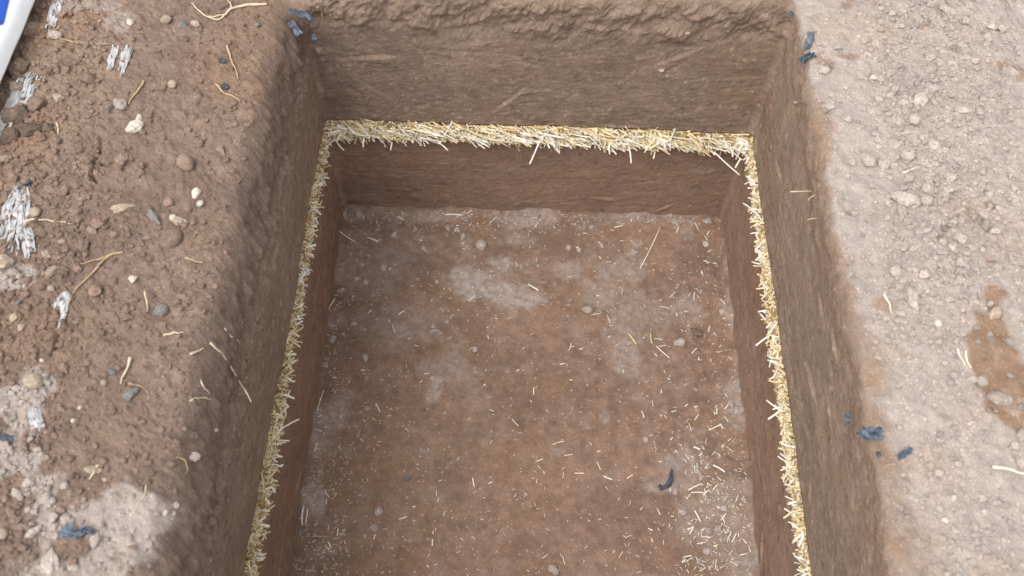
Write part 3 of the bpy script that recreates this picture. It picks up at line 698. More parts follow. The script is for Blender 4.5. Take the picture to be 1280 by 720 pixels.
def smooth_path(pts, n):
    pts = np.asarray(pts, float); t = np.linspace(0, 1, len(pts)); u = np.linspace(0, 1, n)
    out = np.stack([np.interp(u, t, pts[:, i]) for i in range(3)], 1)
    for _ in range(max(1, n // 8)): out[1:-1] = (out[:-2] + 2 * out[1:-1] + out[2:]) / 4
    return out

def root_thing(name, pxs, wpx, mat, label, cat='root', where='g', lift=1.0, group=None, branches=(), endlift=0.0, wob=.0015):
    def one(pl, w_):
        P3 = []
        for (a, b) in pl:
            q = surf(a, b, where); P3.append(q)
        P3 = np.array(P3); r_ = w_ * mpp(P3[0]) * .38
        pts = smooth_path(P3, max(10, len(pl) * 6))
        hfun = height_ground if where == 'g' else height_floor
        zz = hfun(pts[:, 0], pts[:, 1])
        k = np.linspace(0, 1, len(pts))
        zsm = zz.copy()
        for _ in range(4): zsm[1:-1] = (zsm[:-2] + zsm[1:-1] + zsm[2:]) / 3
        pts[:, 2] = np.maximum(zsm, zz - .001) + r_ * lift + endlift * k * k
        if where == 'g' and name != 'x':
            d = np.maximum(X0 - pts[:, 0], pts[:, 0] - X1); inn = d < .066
            pts[inn & (pts[:, 0] < 0), 2] -= (.13 * (1 - np.sqrt(np.maximum(0, 1 - np.clip(1 - d / .066, 0, 1) ** 2))))[inn & (pts[:, 0] < 0)]
        pts[:, 0] += wob * fbm(k * 7 + pl[0][0], k * 0, s=1, oct=2, seed=3); pts[:, 1] += wob * fbm(k * 7 + pl[0][1], k * 0, s=1, oct=2, seed=4)
        rad = r_ * (1 - .55 * k) * (1 + .18 * vnoise(k * 9, k * 0 + pl[0][0], seed=8))
        return tube_np(pts, rad, 7)
    V, F = one(pxs, wpx)
    for (pl, w2) in branches:
        v2, f2 = one(pl, w2); F = np.vstack([F, f2 + len(V)]); V = np.vstack([V, v2])
    o0 = V.mean(0); V = V - o0
    me_ = make_mesh(name, V, F, mat, True, tone=np.full(len(V), .75)); return link(name, me_, label, cat, group, loc=o0)

root_thing('root', [(76, 50), (100, 54), (140, 56)], 3.2, M_root, 'long thin root running right from the pale flake at upper left')
root_thing('root', [(334, 6), (305, 7), (290, 12), (283, 20), (272, 27), (252, 18), (240, 5)], 4.5, M_rootpale, 'pale forked root at the top of the left bank', branches=[([(283, 20), (268, 22), (254, 19)], 3), ([(290, 12), (288, 4), (284, 0)], 3)])
root_thing('root', [(284, 60), (290, 76), (295, 88), (298, 101)], 4, M_root, 'thin curved root upright near the corner of the pit')
root_thing('straw_splinter', [(180, 102), (171, 118), (161, 132)], 5, M_root, 'tan splinter lying between the grey stone and the pebble pair', 'splinter')
root_thing('root', [(270, 105), (278, 116), (290, 120), (300, 126)], 3.5, M_root, 'thin root bending right beside a dark film speck near the corner')
root_thing('root', [(28, 278), (55, 275), (90, 280)], 3.6, M_rootpale, 'pale root crossing the large white film patch')
root_thing('twig', [(155, 317), (137, 320), (128, 328), (115, 345), (101, 357), (92, 368)], 5, M_root, 'forked tan twig with a knot, in the middle of the left bank', 'twig', branches=[([(137, 320), (118, 326), (92, 334)], 3.6)])
root_thing('twig', [(92, 366), (88, 382), (82, 398), (76, 416)], 3.2, M_rootdark, 'dark thin twig running along the white film scrap', 'twig')
root_thing('straw_splinter', [(181, 364), (184, 376), (185, 390)], 3.6, M_rootpale, 'short pale splinter left of the dark bluish stone', 'splinter')
root_thing('straw_splinter', [(205, 419), (218, 417), (230, 416)], 4, M_rootpale, 'short pale splinter lying crosswise below the bluish stone', 'splinter')
root_thing('root', [(240, 445), (248, 440), (256, 436)], 4.5, M_rootpale, 'stubby pale root end at the left rim')
root_thing('root', [(262, 428), (276, 437), (287, 448), (295, 464)], 4.5, M_rootpale, 'curved pale root hanging over the left rim')
root_thing('straw_splinter', [(163, 448), (160, 462), (151, 480)], 6, M_rootpale, 'broad pale splinter standing above the teal grey stone', 'splinter')
root_thing('root', [(160, 481), (174, 482), (184, 490), (188, 499)], 2.6, M_root, 'thin curved rootlet looping over the teal grey stone')
root_thing('straw_splinter', [(123, 583), (118, 592), (113, 600)], 6, M_rootpale, 'pale bark chip lying above the whitish crust', 'splinter')
root_thing('root', [(238, 503), (250, 497), (261, 494)], 3.2, M_rootpale, 'pale rootlet at the left rim above the dark stone')
root_thing('root', [(252, 476), (254, 484), (260, 488)], 3, M_rootpale, 'short crooked pale rootlet on the left rim, uppermost of the lower ones')
root_thing('root', [(222, 573), (232, 575), (234, 586), (231, 593)], 3, M_root, 'thin hooked rootlet below the grey brown lump in the rim')
root_thing('root', [(182, 607), (183, 616), (172, 630)], 2.5, M_rootpale, 'thin pale rootlet lying above the right end of the pale crust')
root_thing('straw_splinter', [(72, 154), (73, 162), (73, 168)], 3.5, M_rootpale, 'tiny upright pale splinter right of the dark clods', 'splinter')
root_thing('root', [(60, 42), (68, 40), (76, 33)], 3, M_rootpale, 'short pale rootlet above the flat flake at upper left')
root_thing('root', [(232, 323), (243, 326), (253, 329)], 4.2, M_root, 'short tan root piece near the middle of the left rim')
root_thing('straw_splinter', [(276, 405), (283, 409), (288, 402)], 3.5, M_straw, 'bent whitish straw bit stuck on the left rim', 'straw')
root_thing('straw_splinter', [(1240, 584), (1262, 588), (1282, 593)], 6, M_straw, 'broad straw lying low on the right bank at the picture edge', 'straw')
root_thing('straw_splinter', [(1196, 436), (1200, 446), (1206, 457)], 3.4, M_straw, 'upper of two yellow straws at the edge of the brown streak', 'straw')
root_thing('straw_splinter', [(1207, 440), (1208, 452), (1214, 461)], 3.4, M_straw, 'lower of two yellow straws at the edge of the brown streak', 'straw')
root_thing('straw_splinter', [(1105, 369), (1111, 380), (1114, 392)], 4, M_straw, 'pale straw stub in the dust near the right rim', 'straw')
root_thing('straw_splinter', [(1128, 217), (1138, 213), (1146, 209)], 4, M_straw, 'yellowish straw bit between clods of the right bank', 'straw')

# ---------------------------------------------------------------- straw
def straws_np(C, D, L, Wd, tone, bend=.08, sides=4, segs=3):
    "many stalks at once: centres C, unit directions D, lengths L, half widths Wd"
    n = len(C)
    up = np.tile(np.array([0, 0, 1.0]), (n, 1)); a = np.cross(D, up); ln = np.linalg.norm(a, axis=1)
    a[ln < 1e-3] = (1, 0, 0); a /= np.maximum(np.linalg.norm(a, axis=1), 1e-9)[:, None]; b = np.cross(a, D)
    roll = rng.uniform(0, np.pi, n); a2 = a * np.cos(roll)[:, None] + b * np.sin(roll)[:, None]; b2 = -a * np.sin(roll)[:, None] + b * np.cos(roll)[:, None]
    fl = rng.uniform(.25, .8, n); bd = rng.normal(0, bend, n)
    u = np.linspace(-.5, .5, segs + 1)
    ctr = C[:, None] + D[:, None] * (u[None, :, None] * L[:, None, None]) + b2[:, None] * ((u[None] ** 2 * 4 - .3) * (bd * L)[:, None] * .5)[:, :, None]
    th = (np.arange(sides) + .5) / sides * 2 * np.pi
    tw = 1 - .25 * np.abs(u) * rng.random(n)[:, None]
    V = ctr[:, :, None] + (a2[:, None, None] * np.cos(th)[None, None, :, None] + b2[:, None, None] * (np.sin(th)[None, None, :, None] * fl[:, None, None, None])) * (Wd[:, None] * tw)[:, :, None, None]
    nv = (segs + 1) * sides
    F = grid_faces(segs + 1, sides, True)
    if sides == 4: F = np.vstack([F, [[3, 2, 1, 0]], [[segs * 4, segs * 4 + 1, segs * 4 + 2, segs * 4 + 3]]])
    FF = (F[None] + (np.arange(n) * nv)[:, None, None]).reshape(-1, F.shape[1])
    return V.reshape(-1, 3), FF, np.repeat(tone, nv)

def straw_side(kind, n):
    # returns centres and directions of n stalks along one wall
    out = rng.uniform(-.018, .012, n)              # how far into the pit the centre sits
    z = rng.uniform(Z_SB - .002, Z_ST - .002, n)
    # the lower stalks hang out furthest
    out = out + .008 * (Z_ST - z) / .05
    az = rng.uniform(0, np.pi, n); el = rng.normal(-.15, .38 if kind == 'B' else .28, n)
    tl = rng.random(n)
    long_ = tl > .8
    L = np.where(long_, rng.uniform(.045, .080, n), rng.uniform(.018, .050, n)) * (1.0 if kind == 'B' else .8)
    D = np.stack([np.cos(az) * np.cos(el), np.sin(az) * np.cos(el), np.sin(el)], 1)
    if kind == 'B':
        a0 = rng.normal(0, .85, n); D = np.stack([np.cos(a0) * np.cos(el), -np.abs(np.sin(a0)) * np.cos(el), np.sin(el)], 1)
        x = rng.uniform(X0 - .01, X1 + .01, n); C = np.stack([x, Y1 - out, z], 1)
        inn = -D[:, 1]
    else:
        y = rng.uniform(.30, Y1 + .01, n)
        sx = 1 if kind == 'L' else -1
        x = (X0 if kind == 'L' else X1) + sx * out; C = np.stack([x, y, z], 1)
        a0 = rng.normal(0, .85, n); D = np.stack([sx * np.abs(np.cos(a0)) * np.cos(el), np.sin(a0) * np.cos(el), np.sin(el)], 1)
        # mostly cut ends: stalks stick out of the face
        inn = np.abs(D[:, 0])
        L = L * np.where(long_ & (rng.random(n) < .85), .6, 1)
    tip = out + .5 * L * inn
    lim = (.020 if kind == 'B' else .0075 if kind == 'L' else .007) * (1 + .8 * fbm(C[:, 0] if kind == 'B' else C[:, 1], C[:, 2] * 0, s=.04, oct=3, seed=95))
    over = np.maximum(tip - lim, 0) * np.where(rng.random(n) < .12, .5, 1)
    sh = over
    if kind == 'B': C[:, 1] += sh
    else: C[:, 0] -= sh * (1 if kind == 'L' else -1)
    Wd = rng.uniform(.0013, .0031, n)
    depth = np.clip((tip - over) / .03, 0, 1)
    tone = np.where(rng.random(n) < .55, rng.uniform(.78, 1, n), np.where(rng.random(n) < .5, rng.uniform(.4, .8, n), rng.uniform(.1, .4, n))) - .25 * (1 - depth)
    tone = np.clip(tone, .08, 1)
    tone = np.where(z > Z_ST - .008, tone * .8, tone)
    return C, D, L, Wd, tone
Cs, Ds, Ls, Ws, Ts = zip(*[straw_side('B', 2600), straw_side('L', 3600), straw_side('R', 3300)])
# the front side, below the camera, with fewer stalks
nf = 700; Cf = np.stack([rng.uniform(X0, X1, nf), Y0 + rng.uniform(-.01, .02, nf), rng.uniform(Z_SB, Z_ST, nf)], 1); af = rng.uniform(0, 6.28, nf)
Df = np.stack([np.cos(af), np.sin(af), rng.normal(0, .2, nf)], 1); Df /= np.linalg.norm(Df, axis=1)[:, None]
for xx in (X0, X1):
    k_ = 500; c_ = np.stack([xx + np.sign(-xx) * rng.uniform(-.01, .018, k_), rng.uniform(Y0, .3, k_), rng.uniform(Z_SB, Z_ST, k_)], 1)
    a_ = rng.uniform(0, 6.28, k_); d_ = np.stack([np.cos(a_), np.sin(a_), rng.normal(0, .2, k_)], 1); d_ /= np.linalg.norm(d_, axis=1)[:, None]
    Cf = np.vstack([Cf, c_]); Df = np.vstack([Df, d_])
nf = len(Cf)
V, F, T = straws_np(np.vstack(Cs + (Cf,)), np.vstack(Ds + (Df,)), np.concatenate(Ls + (rng.uniform(.02, .04, nf),)), np.concatenate(Ws + (rng.uniform(.0012, .0024, nf),)), np.concatenate(Ts + (rng.uniform(.2, .9, nf),)), bend=.16, segs=4)
link('straw_layer', make_mesh('straw_layer', V, F, M_straw, False, tone=T), 'band of golden chopped straw pressed between upper and lower soil around the pit', 'straw layer', kind='stuff')

# bolder flat stalks lying over the face of the band, as part of the same mass
PC, PD, PL, PT = [], [], [], []
for _ in range(90):       # the band bunches up in the two far corners
    sx = -1 if _ % 3 == 0 else 1; cx = X0 + .012 if sx < 0 else X1 - .012
    a_ = rng.uniform(0, 6.28); dd_ = np.array([math.cos(a_), math.sin(a_), rng.normal(-.15, .35)]); PD.append(dd_ / np.linalg.norm(dd_)); PC.append((cx - sx * abs(rng.normal(0, .014)), Y1 - .012 - abs(rng.normal(0, .014)), rng.uniform(Z_SB, Z_ST - .008))); PL.append(rng.uniform(.018, .038)); PT.append(rng.choice([1, .95, .85, .6]))
for kd, n_ in (('B', 190), ('L', 120), ('R', 120)):
    for _ in range(n_):
        z = rng.uniform(Z_SB + .002, Z_ST - .012); o_ = rng.uniform(.014, .022) if kd == 'B' else rng.uniform(.006, .012)
        if kd == 'B': a_ = rng.choice([rng.normal(0, .35), rng.normal(-.9, .4), rng.normal(.9, .4)]); PC.append((rng.uniform(X0 + .01, X1 - .01), Y1 - o_, z)); dd_ = (math.cos(a_), -.25 * rng.random(), -abs(math.sin(a_)) * .8); L_ = rng.uniform(.028, .070)
        else:
            sx = 1 if kd == 'L' else -1; PC.append(((X0 if kd == 'L' else X1) + sx * o_, rng.uniform(.38, Y1 - .02), z)); dd_ = (sx * rng.uniform(.2, 1), rng.normal(0, .7), rng.normal(-.2, .3)); L_ = rng.uniform(.018, .040)
        dd_ = np.array(dd_); PD.append(dd_ / np.linalg.norm(dd_)); PL.append(L_); PT.append(rng.choice([1, .98, .92, .85, .35, .6]))
V, F, T = straws_np(np.array(PC), np.array(PD), np.array(PL), rng.uniform(.0016, .0030, len(PL)), np.array(PT), bend=.10, segs=5)
link('loose_straw', make_mesh('loose_straw', V, F, M_straw, False, tone=T), 'whitish straw ends fringing the face of the straw band', 'straw fringe', kind='stuff')

def stalk(p0, p1, w_, tone, label, group=None, name='straw_stalk', bend=.05):
    p0 = np.asarray(p0, float); p1 = np.asarray(p1, float); L = np.linalg.norm(p1 - p0); mid = (p0 + p1) / 2
    u = np.linspace(0, 1, 7); pts = p0 + (p1 - p0) * u[:, None]; pts[:, 2] += bend * L * 4 * u * (1 - u)
    side = np.cross(p1 - p0, [0, 0, 1.0]); side /= max(np.linalg.norm(side), 1e-9)
    pts += side * (random.uniform(-.05, .05) * L * 4 * u * (1 - u))[:, None]
    V, F = tube_np(pts - mid, w_ / 2, 7, random.uniform(.4, .8))
    me_ = make_mesh(name, V, F, M_straw, True, tone=np.full(len(V), tone))
    return link(name, me_, label, 'straw', group, loc=mid)
GS = 'straw stalks sticking out of the straw band'
poke = [((676, 172), (662, 205), .95, 'long whitish straw hanging from the middle of the back straw band'), ((893, 190), (925, 219), 1.0, 'long thick white straw hanging slanted from the right end of the back band'),
 ((786, 182), (789, 204), .8, 'thin straw hanging straight down right of the middle of the back band'), ((762, 178), (762, 193), .9, None), ((870, 181), (889, 196), .3, 'golden yellow straw near the right corner of the back band'),
 ((904, 180), (928, 200), 1.0, 'white straw close to the right back corner, above the long one'), ((926, 198), (919, 210), .8, None), ((548, 178), (560, 188), .9, None), ((585, 172), (612, 184), .9, None), ((700, 172), (715, 186), .95, None),
 ((550, 160), (558, 174), .98, None), ((575, 165), (610, 178), .95, None), ((625, 178), (650, 166), .85, None), ((738, 184), (722, 176), .8, None), ((830, 176), (812, 186), .7, None), ((455, 172), (454, 184), .9, None), ((420, 176), (430, 188), .85, None), ((490, 178), (488, 188), .8, None),
 ((950, 271), (929, 254), 1.0, 'white straw sticking far out of the right band below the corner'), ((965, 418), (945, 432), .95, 'long pale straw poking left out of the right band, rising end'), ((964, 408), (950, 392), .95, None), ((975, 465), (962, 474), .9, None), ((975, 512), (958, 500), .95, 'pair forming straw, upper one, in the middle of the right band'), ((977, 512), (960, 524), .8, 'pair forming straw, lower one, in the middle of the right band'),
 ((992, 638), (979, 648), .5, 'tan straw poking down left low on the right band'), ((952, 290), (938, 292), .9, None), ((950, 330), (940, 327), .9, None), ((988, 580), (972, 570), .9, None), ((993, 625), (981, 620), .95, None), ((995, 655), (985, 652), .8, None),
 ((352, 490), (368, 498), .9, None), ((349, 538), (374, 524), .85, 'long pale straw poking right out of the left band, rising end'), ((345, 550), (362, 551), .8, None), ((362, 400), (382, 393), .95, None), ((380, 285), (397, 296), .7, None), ((374, 358), (385, 356), .8, None), ((318, 690), (331, 694), .9, None), ((320, 697), (332, 697), .95, None), ((330, 600), (345, 612), .9, None), ((368, 300), (390, 288), .6, None), ((362, 425), (378, 428), .9, None), ((340, 580), (353, 584), .9, None), ((398, 215), (410, 222), .9, None), ((352, 455), (372, 450), .9, None)]
for (a, b, tn, lab) in poke:
    z0 = -.425 + random.uniform(-.012, .008); p0 = at(*a, z0)
    p1 = at(*b, z0 - .012 - random.random() * .01)
    stalk(p0, p1, random.uniform(.0030, .0048), tn, lab or 'pale straw stalk sticking out of the straw band into the pit', None if lab else GS, bend=0)

# straw on the floor
def floor_stalk(a, b, w_, tn, lab, grp=None, lift=.002):
    p0 = surf(*a, 'f'); p1 = surf(*b, 'f'); p0[2] += w_ * .4 + lift * random.random(); p1[2] += w_ * .4 + lift
    return stalk(p0, p1, w_, tn, lab, grp, 'straw_stalk', .03)
fs = [((825, 284), (800, 336), .0022, .95, 'long thin straw lying on the back right of the pit floor, longest of all'), ((421, 287), (444, 303), .0028, .9, 'bent pale straw at the upper left corner of the pit floor'), ((459, 297), (473, 303), .0035, .9, 'pale straw right of the bent one, upper left of the pit floor'),
 ((660, 356), (673, 364), .0035, .98, 'white straw on the central dust patch of the pit floor'), ((785, 417), (795, 431), .004, .35, 'golden straw slanting on the right half of the pit floor'), ((820, 433), (837, 448), .0025, .9, 'thin pale straw slanting below the golden ones'), ((813, 417), (815, 430), .003, .35, 'shorter golden straw right of the slanting golden one'),
 ((891, 582), (906, 591), .0042, 1, 'bright white straw, brightest on the lower right of the pit floor'), ((860, 613), (878, 605), .0035, .85, 'pale straw above a crossing one on the lower right floor'), ((864, 616), (880, 616), .0030, .8, 'level straw under the pale slanting one on the lower right floor'), ((867, 559), (874, 562), .004, .95, 'short thick white straw left of the brightest one'), ((408, 395), (419, 374), .004, .4, 'golden straw leaning at the foot of the left wall'),
 ((378, 657), (380, 633), .0040, .95, 'pair of white straws at the foot of the left wall, left one'), ((382, 656), (385, 636), .0030, .9, 'pair of white straws at the foot of the left wall, right one'), ((405, 488), (396, 516), .002, .9, 'thin long straw near the left wall foot'), ((556, 269), (577, 270), .0035, .95, 'white level straw at the foot of the back wall, left part'),
 ((584, 268), (590, 263), .002, .9, 'thin straw rising against the back wall foot'), ((948, 650), (951, 671), .003, .95, 'upright pale straw at the foot of the right wall'), ((868, 638), (875, 652), .0035, .95, 'white straw right of the blue hook shaped film, lower part'), ((867, 658), (862, 668), .0035, .9, 'short white straw standing below the slanting one, lower right floor'),
 ((886, 538), (901, 531), .003, .9, 'white straw near the right wall among grey clods'), ((691, 556), (706, 552), .002, .85, 'thin straw lying alone in the centre of the pit floor'), ((718, 592), (730, 592), .0025, .85, 'level thin straw in the lower centre of the pit floor'), ((768, 285), (778, 283), .003, .9, None)]
for (a, b, w_, tn, lab) in fs: floor_stalk(a, b, w_, tn, lab or 'small pale straw bit lying on the floor of the pit', None if lab else 'straw bits on the pit floor')
def fdens(px, py):
    d = .05 + math.exp(-((px - 900) / 35) ** 2) * (.3 + .5 * float(sstep(500, 640, py))) + math.exp(-(px - 385 + (py - 300) * .0) / 22) * .3
    d += .9 * math.exp(-((px - 890) / 55) ** 2 - ((py - 660) / 55) ** 2) + .5 * math.exp(-((py - 275) / 10) ** 2) + .3 * math.exp(-((px - 845) / 45) ** 2 - ((py - 450) / 70) ** 2)
    return d
k = 0
while k < 185:
    px = random.uniform(378, 945); py = random.uniform(270, 716)
    if random.random() > fdens(px, py): continue
    p = at(px, py, Z_F)
    if not (X0 + .015 < p[0] < X1 - .015 and p[1] < Y1 - .01): continue
    a = random.uniform(0, 6.28); L = 3.5 + 9 * random.random() ** 1.8
    floor_stalk((px, py), (px + L * math.cos(a), py + L * math.sin(a)), random.uniform(.0013, .0030), random.choice([1, .95, .9, .8, .55, .98]), 'small pale straw bit lying on the floor of the pit', 'straw bits on the pit floor'); k += 1
# chaff too small to pick apart
n = 24000; px = rng.uniform(300, 1010, n); py = rng.uniform(266, 1150, n)
keep = rng.random(n) < np.clip(.028 + .62 * np.exp(-((px - 905) / 42) ** 2) * (.25 + .75 * sstep(480, 640, py)) * (.25 + 1.3 * np.clip(.5 + 1.6 * fbm(px, py, s=38, oct=3, seed=99), 0, 1)) + .45 * np.exp(-((px - 400) / 30) ** 2) + .6 * np.exp(-((py - 272) / 12) ** 2) + .10 * (fbm(px, py, s=60, seed=97) > .15), 0, 1)
px, py = px[keep], py[keep]; n = len(px)
d = _F[None] * FPX + _R[None] * (px - 640)[:, None] - _U[None] * (py - 360)[:, None]; t = (Z_F - CAM_H) / d[:, 2]
x, y = d[:, 0] * t, d[:, 1] * t; ok = (x > X0 + .008) & (x < X1 - .008) & (y < Y1 - .008); x, y = x[ok], y[ok]; n = len(x)
az = rng.uniform(0, 6.28, n); el = rng.normal(0, .15, n); Wd = rng.uniform(.0004, .0010, n)
V, F, T = straws_np(np.stack([x, y, height_floor(x, y) + Wd + .0006], 1), np.stack([np.cos(az) * np.cos(el), np.sin(az) * np.cos(el), np.sin(el)], 1), rng.uniform(.003, .012, n), Wd, rng.choice([1, 1, .95, .9, .7], n), sides=4, segs=1)
link('straw_chaff', make_mesh('straw_chaff', V, F, M_straw, False, tone=T), 'fine straw chaff sprinkled over the pit floor', 'chaff', kind='stuff')

# ---------------------------------------------------------------- plastic film
def film(pl, wpx, mat, label, where='g', seed=1, pleat=.5, cat='plastic film', name='film_scrap', z=None, taper=(1, 1), lift=.003, wave=.006, nrm=None):
    "crumpled sheet along a path; wpx is its width in photograph pixels"
    P3 = np.array([(surf(a, b, where) if z is None else at(a, b, z)) for a, b in pl])
    wd = wpx * mpp(P3[0]); nl, nw = 26, 16
    path = smooth_path(P3, nl)
    tg = np.gradient(path, axis=0); tg /= np.linalg.norm(tg, axis=1)[:, None]
    upv = np.array([0, 0, 1.0]) if nrm is None else np.array(nrm, float)
    sd_ = np.cross(tg, upv); sd_ /= np.linalg.norm(sd_, axis=1)[:, None]; nn = np.cross(sd_, tg)
    u = np.linspace(0, 1, nl)[:, None]; v = np.linspace(-.5, .5, nw)[None]
    ww_ = wd * (taper[0] + (taper[1] - taper[0]) * u) * (1 + .35 * fbm(u * 3 + seed, u * 0, s=1, oct=3, seed=seed))
    sideoff = v * ww_ + wd * .25 * fbm(u * 4 + 7, v * 6 + seed, s=1, oct=2, seed=seed + 5) * (np.abs(v) > .3)
    h = wave * (pleat * fbm(v * 14 + seed, u * 1.5, s=1, oct=3, seed=seed + 1) + (1 - pleat) * fbm(v * 4 + seed, u * 5, s=1, oct=3, seed=seed + 2))
    lo = np.stack([u * nl * .13 + 0 * v, v * 3 + 0 * u], -1)
    end = .010 * fbm(v * 9 + seed, v * 0, s=1, oct=2, seed=seed + 9) * (np.abs(u - .5) > .42)
    C = path[:, None] + sd_[:, None] * sideoff[:, :, None] + nn[:, None] * (h + lift + wave * .4)[:, :, None] + tg[:, None] * (end * min(1, wd / .03))[:, :, None]
    c0 = C.reshape(-1, 3).mean(0); V = C.reshape(-1, 3) - c0; F = grid_faces(nl, nw)
    up2 = np.repeat(nn, nw, 0) * .0004
    nV = len(V)
    # give the sheet its thickness
    border = []
    for i in range(nl - 1): border += [(i * nw, (i + 1) * nw), ((i + 1) * nw + nw - 1, i * nw + nw - 1)]
    for j in range(nw - 1): border += [(j + 1, j), ((nl - 1) * nw + j, (nl - 1) * nw + j + 1)]
    B = np.array([[a, b, b + nV, a + nV] for a, b in border])
    me_ = make_mesh(name, np.vstack([V + up2, V - up2]), np.vstack([F, F[:, ::-1] + nV, B]), mat, True)
    return link(name, me_, label, cat, loc=c0)

def tapes(pl, wpx, label, seed, n=14, taper=(1, 1), fray=.35, dip=0.0):
    "a tuft of frayed woven tapes lying side by side, one mesh"
    r_ = np.random.default_rng(seed); P3 = np.array([surf(a, b, 'g') for a, b in pl]); wd = wpx * mpp(P3[0]); path = smooth_path(P3, 24)
    tg = np.gradient(path, axis=0); tg /= np.linalg.norm(tg, axis=1)[:, None]; sd_ = np.cross(tg, [0, 0, 1.0]); sd_ /= np.linalg.norm(sd_, axis=1)[:, None]
    Vs, Fs, off = [], [], 0
    for k in range(n):
        a, b = r_.uniform(0, fray * .5), 1 - r_.uniform(0, fray); m_ = 12; u = np.linspace(a, b, m_)
        c = np.stack([np.interp(u, np.linspace(0, 1, 24), path[:, i]) for i in range(3)], 1); s_ = np.stack([np.interp(u, np.linspace(0, 1, 24), sd_[:, i]) for i in range(3)], 1)
        q = ((k + .5) / n - .5) * wd * (taper[0] + (taper[1] - taper[0]) * u) + wd * .10 * fbm(u * 2.5 + k * 3.1, u * 0, s=1, oct=2, seed=seed)
        c = c + s_ * q[:, None]; c[:, 2] = height_ground(c[:, 0], c[:, 1]) + .0016 + .0014 * r_.random() + .0010 * fbm(u * 4 + k, u * 0, s=1, oct=2, seed=seed + 1) - dip * np.abs(u - .5)
        hw = wd / n * r_.uniform(.9, 2.0) * np.sin(np.clip((u - a) / (b - a), .03, .97) * np.pi) ** .3
        cr = .0009 * r_.random(); nv_ = 5; vv = np.linspace(-1, 1, nv_)
        top = c[:, None] + s_[:, None] * (vv[None, :, None] * hw[:, None, None]); top[:, :, 2] += cr * (1 - vv[None] ** 2) + .0006 * np.sin(vv[None] * 5 + k)
        V = top.reshape(-1, 3); F = grid_faces(m_, nv_); V2 = V - [0, 0, .0003]
        Vs += [V, V2]; Fs += [F + off, F[:, ::-1] + off + len(V)]; off += 2 * len(V)
    V = np.vstack(Vs); c0 = V.mean(0)
    return link('film_scrap', make_mesh('film_scrap', V - c0, np.vstack(Fs), M_white, True), label, 'plastic film', loc=c0)
tapes([(46, 92), (31, 116), (16, 140), (-8, 176)], 25, 'frayed white film strip between the sack and the dark clods', 2, 34)
tapes([(28, 232), (18, 268), (-2, 322)], 44, 'largest white film patch at the left edge, crossed by a root', 3, 50, (.35, 1))
tapes([(32, 284), (36, 302), (39, 324)], 14, 'small white film flap right of the largest film patch', 4, 16)
tapes([(162, 56), (156, 76), (150, 96)], 11, 'pointed white film tuft, right one of the pair', 5, 14, (1, .6))
tapes([(146, 58), (139, 76), (137, 90)], 9, 'pointed white film tuft, left one of the pair', 6, 12, (1, .5))
tapes([(86, 364), (77, 378), (70, 391)], 16, 'white film flap under the end of the forked twig', 7, 18, (.5, 1))
tapes([(87, 368), (80, 392), (74, 418)], 5, 'narrow white film ribbon beside the dark thin twig', 8, 3, (1, .4))
tapes([(41, 508), (46, 528), (48, 548)], 16, 'white film scrap at the right edge of the pale crust, lower left', 9, 18, (.8, .9))
tapes([(74, -4), (67, 22), (56, 52)], 16, 'dusty white film thread beside the white sack', 10, 14, (.9, .5), .5, .006)

film([(82, 664), (96, 669), (108, 665), (122, 667)], 11, M_blue, 'crumpled blue black film scrap on the pale crust at lower left', seed=12, pleat=.2, wave=.012, taper=(1.5, .6))
film([(-2, 546), (8, 548), (18, 551)], 8, M_black, 'black film scrap at the left edge on pale crust', seed=13, pleat=.2, wave=.008)
film([(22, 238), (32, 234), (40, 228)], 5, M_blue, 'small dark blue film crease above the large white patch', seed=14, pleat=.2, wave=.006)
film([(362, 17), (375, 19), (388, 27)], 10, M_black, 'dark blue film curl in the left back corner of the pit, upper', z=-.02, seed=15, pleat=.4, wave=.012)
film([(363, 32), (370, 38), (376, 46)], 9, M_blue, 'dark blue film curl in the left back corner of the pit, lower', z=-.03, seed=16, pleat=.4, wave=.012)
film([(392, 46), (395, 52)], 5, M_blue, 'tiny blue film bit under the corner curls', z=-.05, seed=17, pleat=.4, wave=.006)
film([(276, 76), (283, 80)], 7, M_black, 'black film speck near the curved root by the corner', seed=18, wave=.006)
film([(278, 107), (285, 112)], 7, M_black, 'black film speck touching the thin bending root', seed=19, wave=.006)
film([(1013, 44), (1011, 54), (1008, 64)], 8, M_blue, 'upper part of blue film strip on the right rim', z=.006, seed=20, pleat=.3, wave=.012)
film([(1015, 70), (1007, 75), (999, 80)], 10, M_black, 'dark film knot at the lower end of the blue strip on the right rim', z=.006, seed=21, pleat=.3, wave=.012)
film([(993, 2), (991, 12), (987, 22)], 6, M_blue, 'blue film strip at the top edge in the right back corner', z=.0, seed=22, pleat=.3, wave=.010)
film([(1076, 549), (1086, 544), (1098, 548)], 17, M_blue, 'largest blue film tuft on the right rim', z=.004, seed=23, pleat=.35, wave=.020)
film([(1096, 566), (1097, 572)], 6, M_blue, 'small blue film bit hanging just below the largest tuft', z=0.0, seed=24, pleat=.3, wave=.008)
film([(1122, 573), (1130, 568), (1138, 562)], 7, M_blue, 'small blue film bit right of the largest tuft', seed=25, pleat=.3, wave=.010)
film([(1063, 518), (1064, 530)], 5, M_blue, 'faint blue film bit on the wall top above the largest tuft', z=-.03, seed=26, pleat=.3, wave=.008, nrm=(-1, 0, .4))
film([(839, 588), (839, 600), (833, 608), (823, 611)], 7, M_black, 'dark blue hook shaped film scrap on the pit floor', 'f', seed=27, pleat=.4, wave=.006, taper=(.4, 1.2))

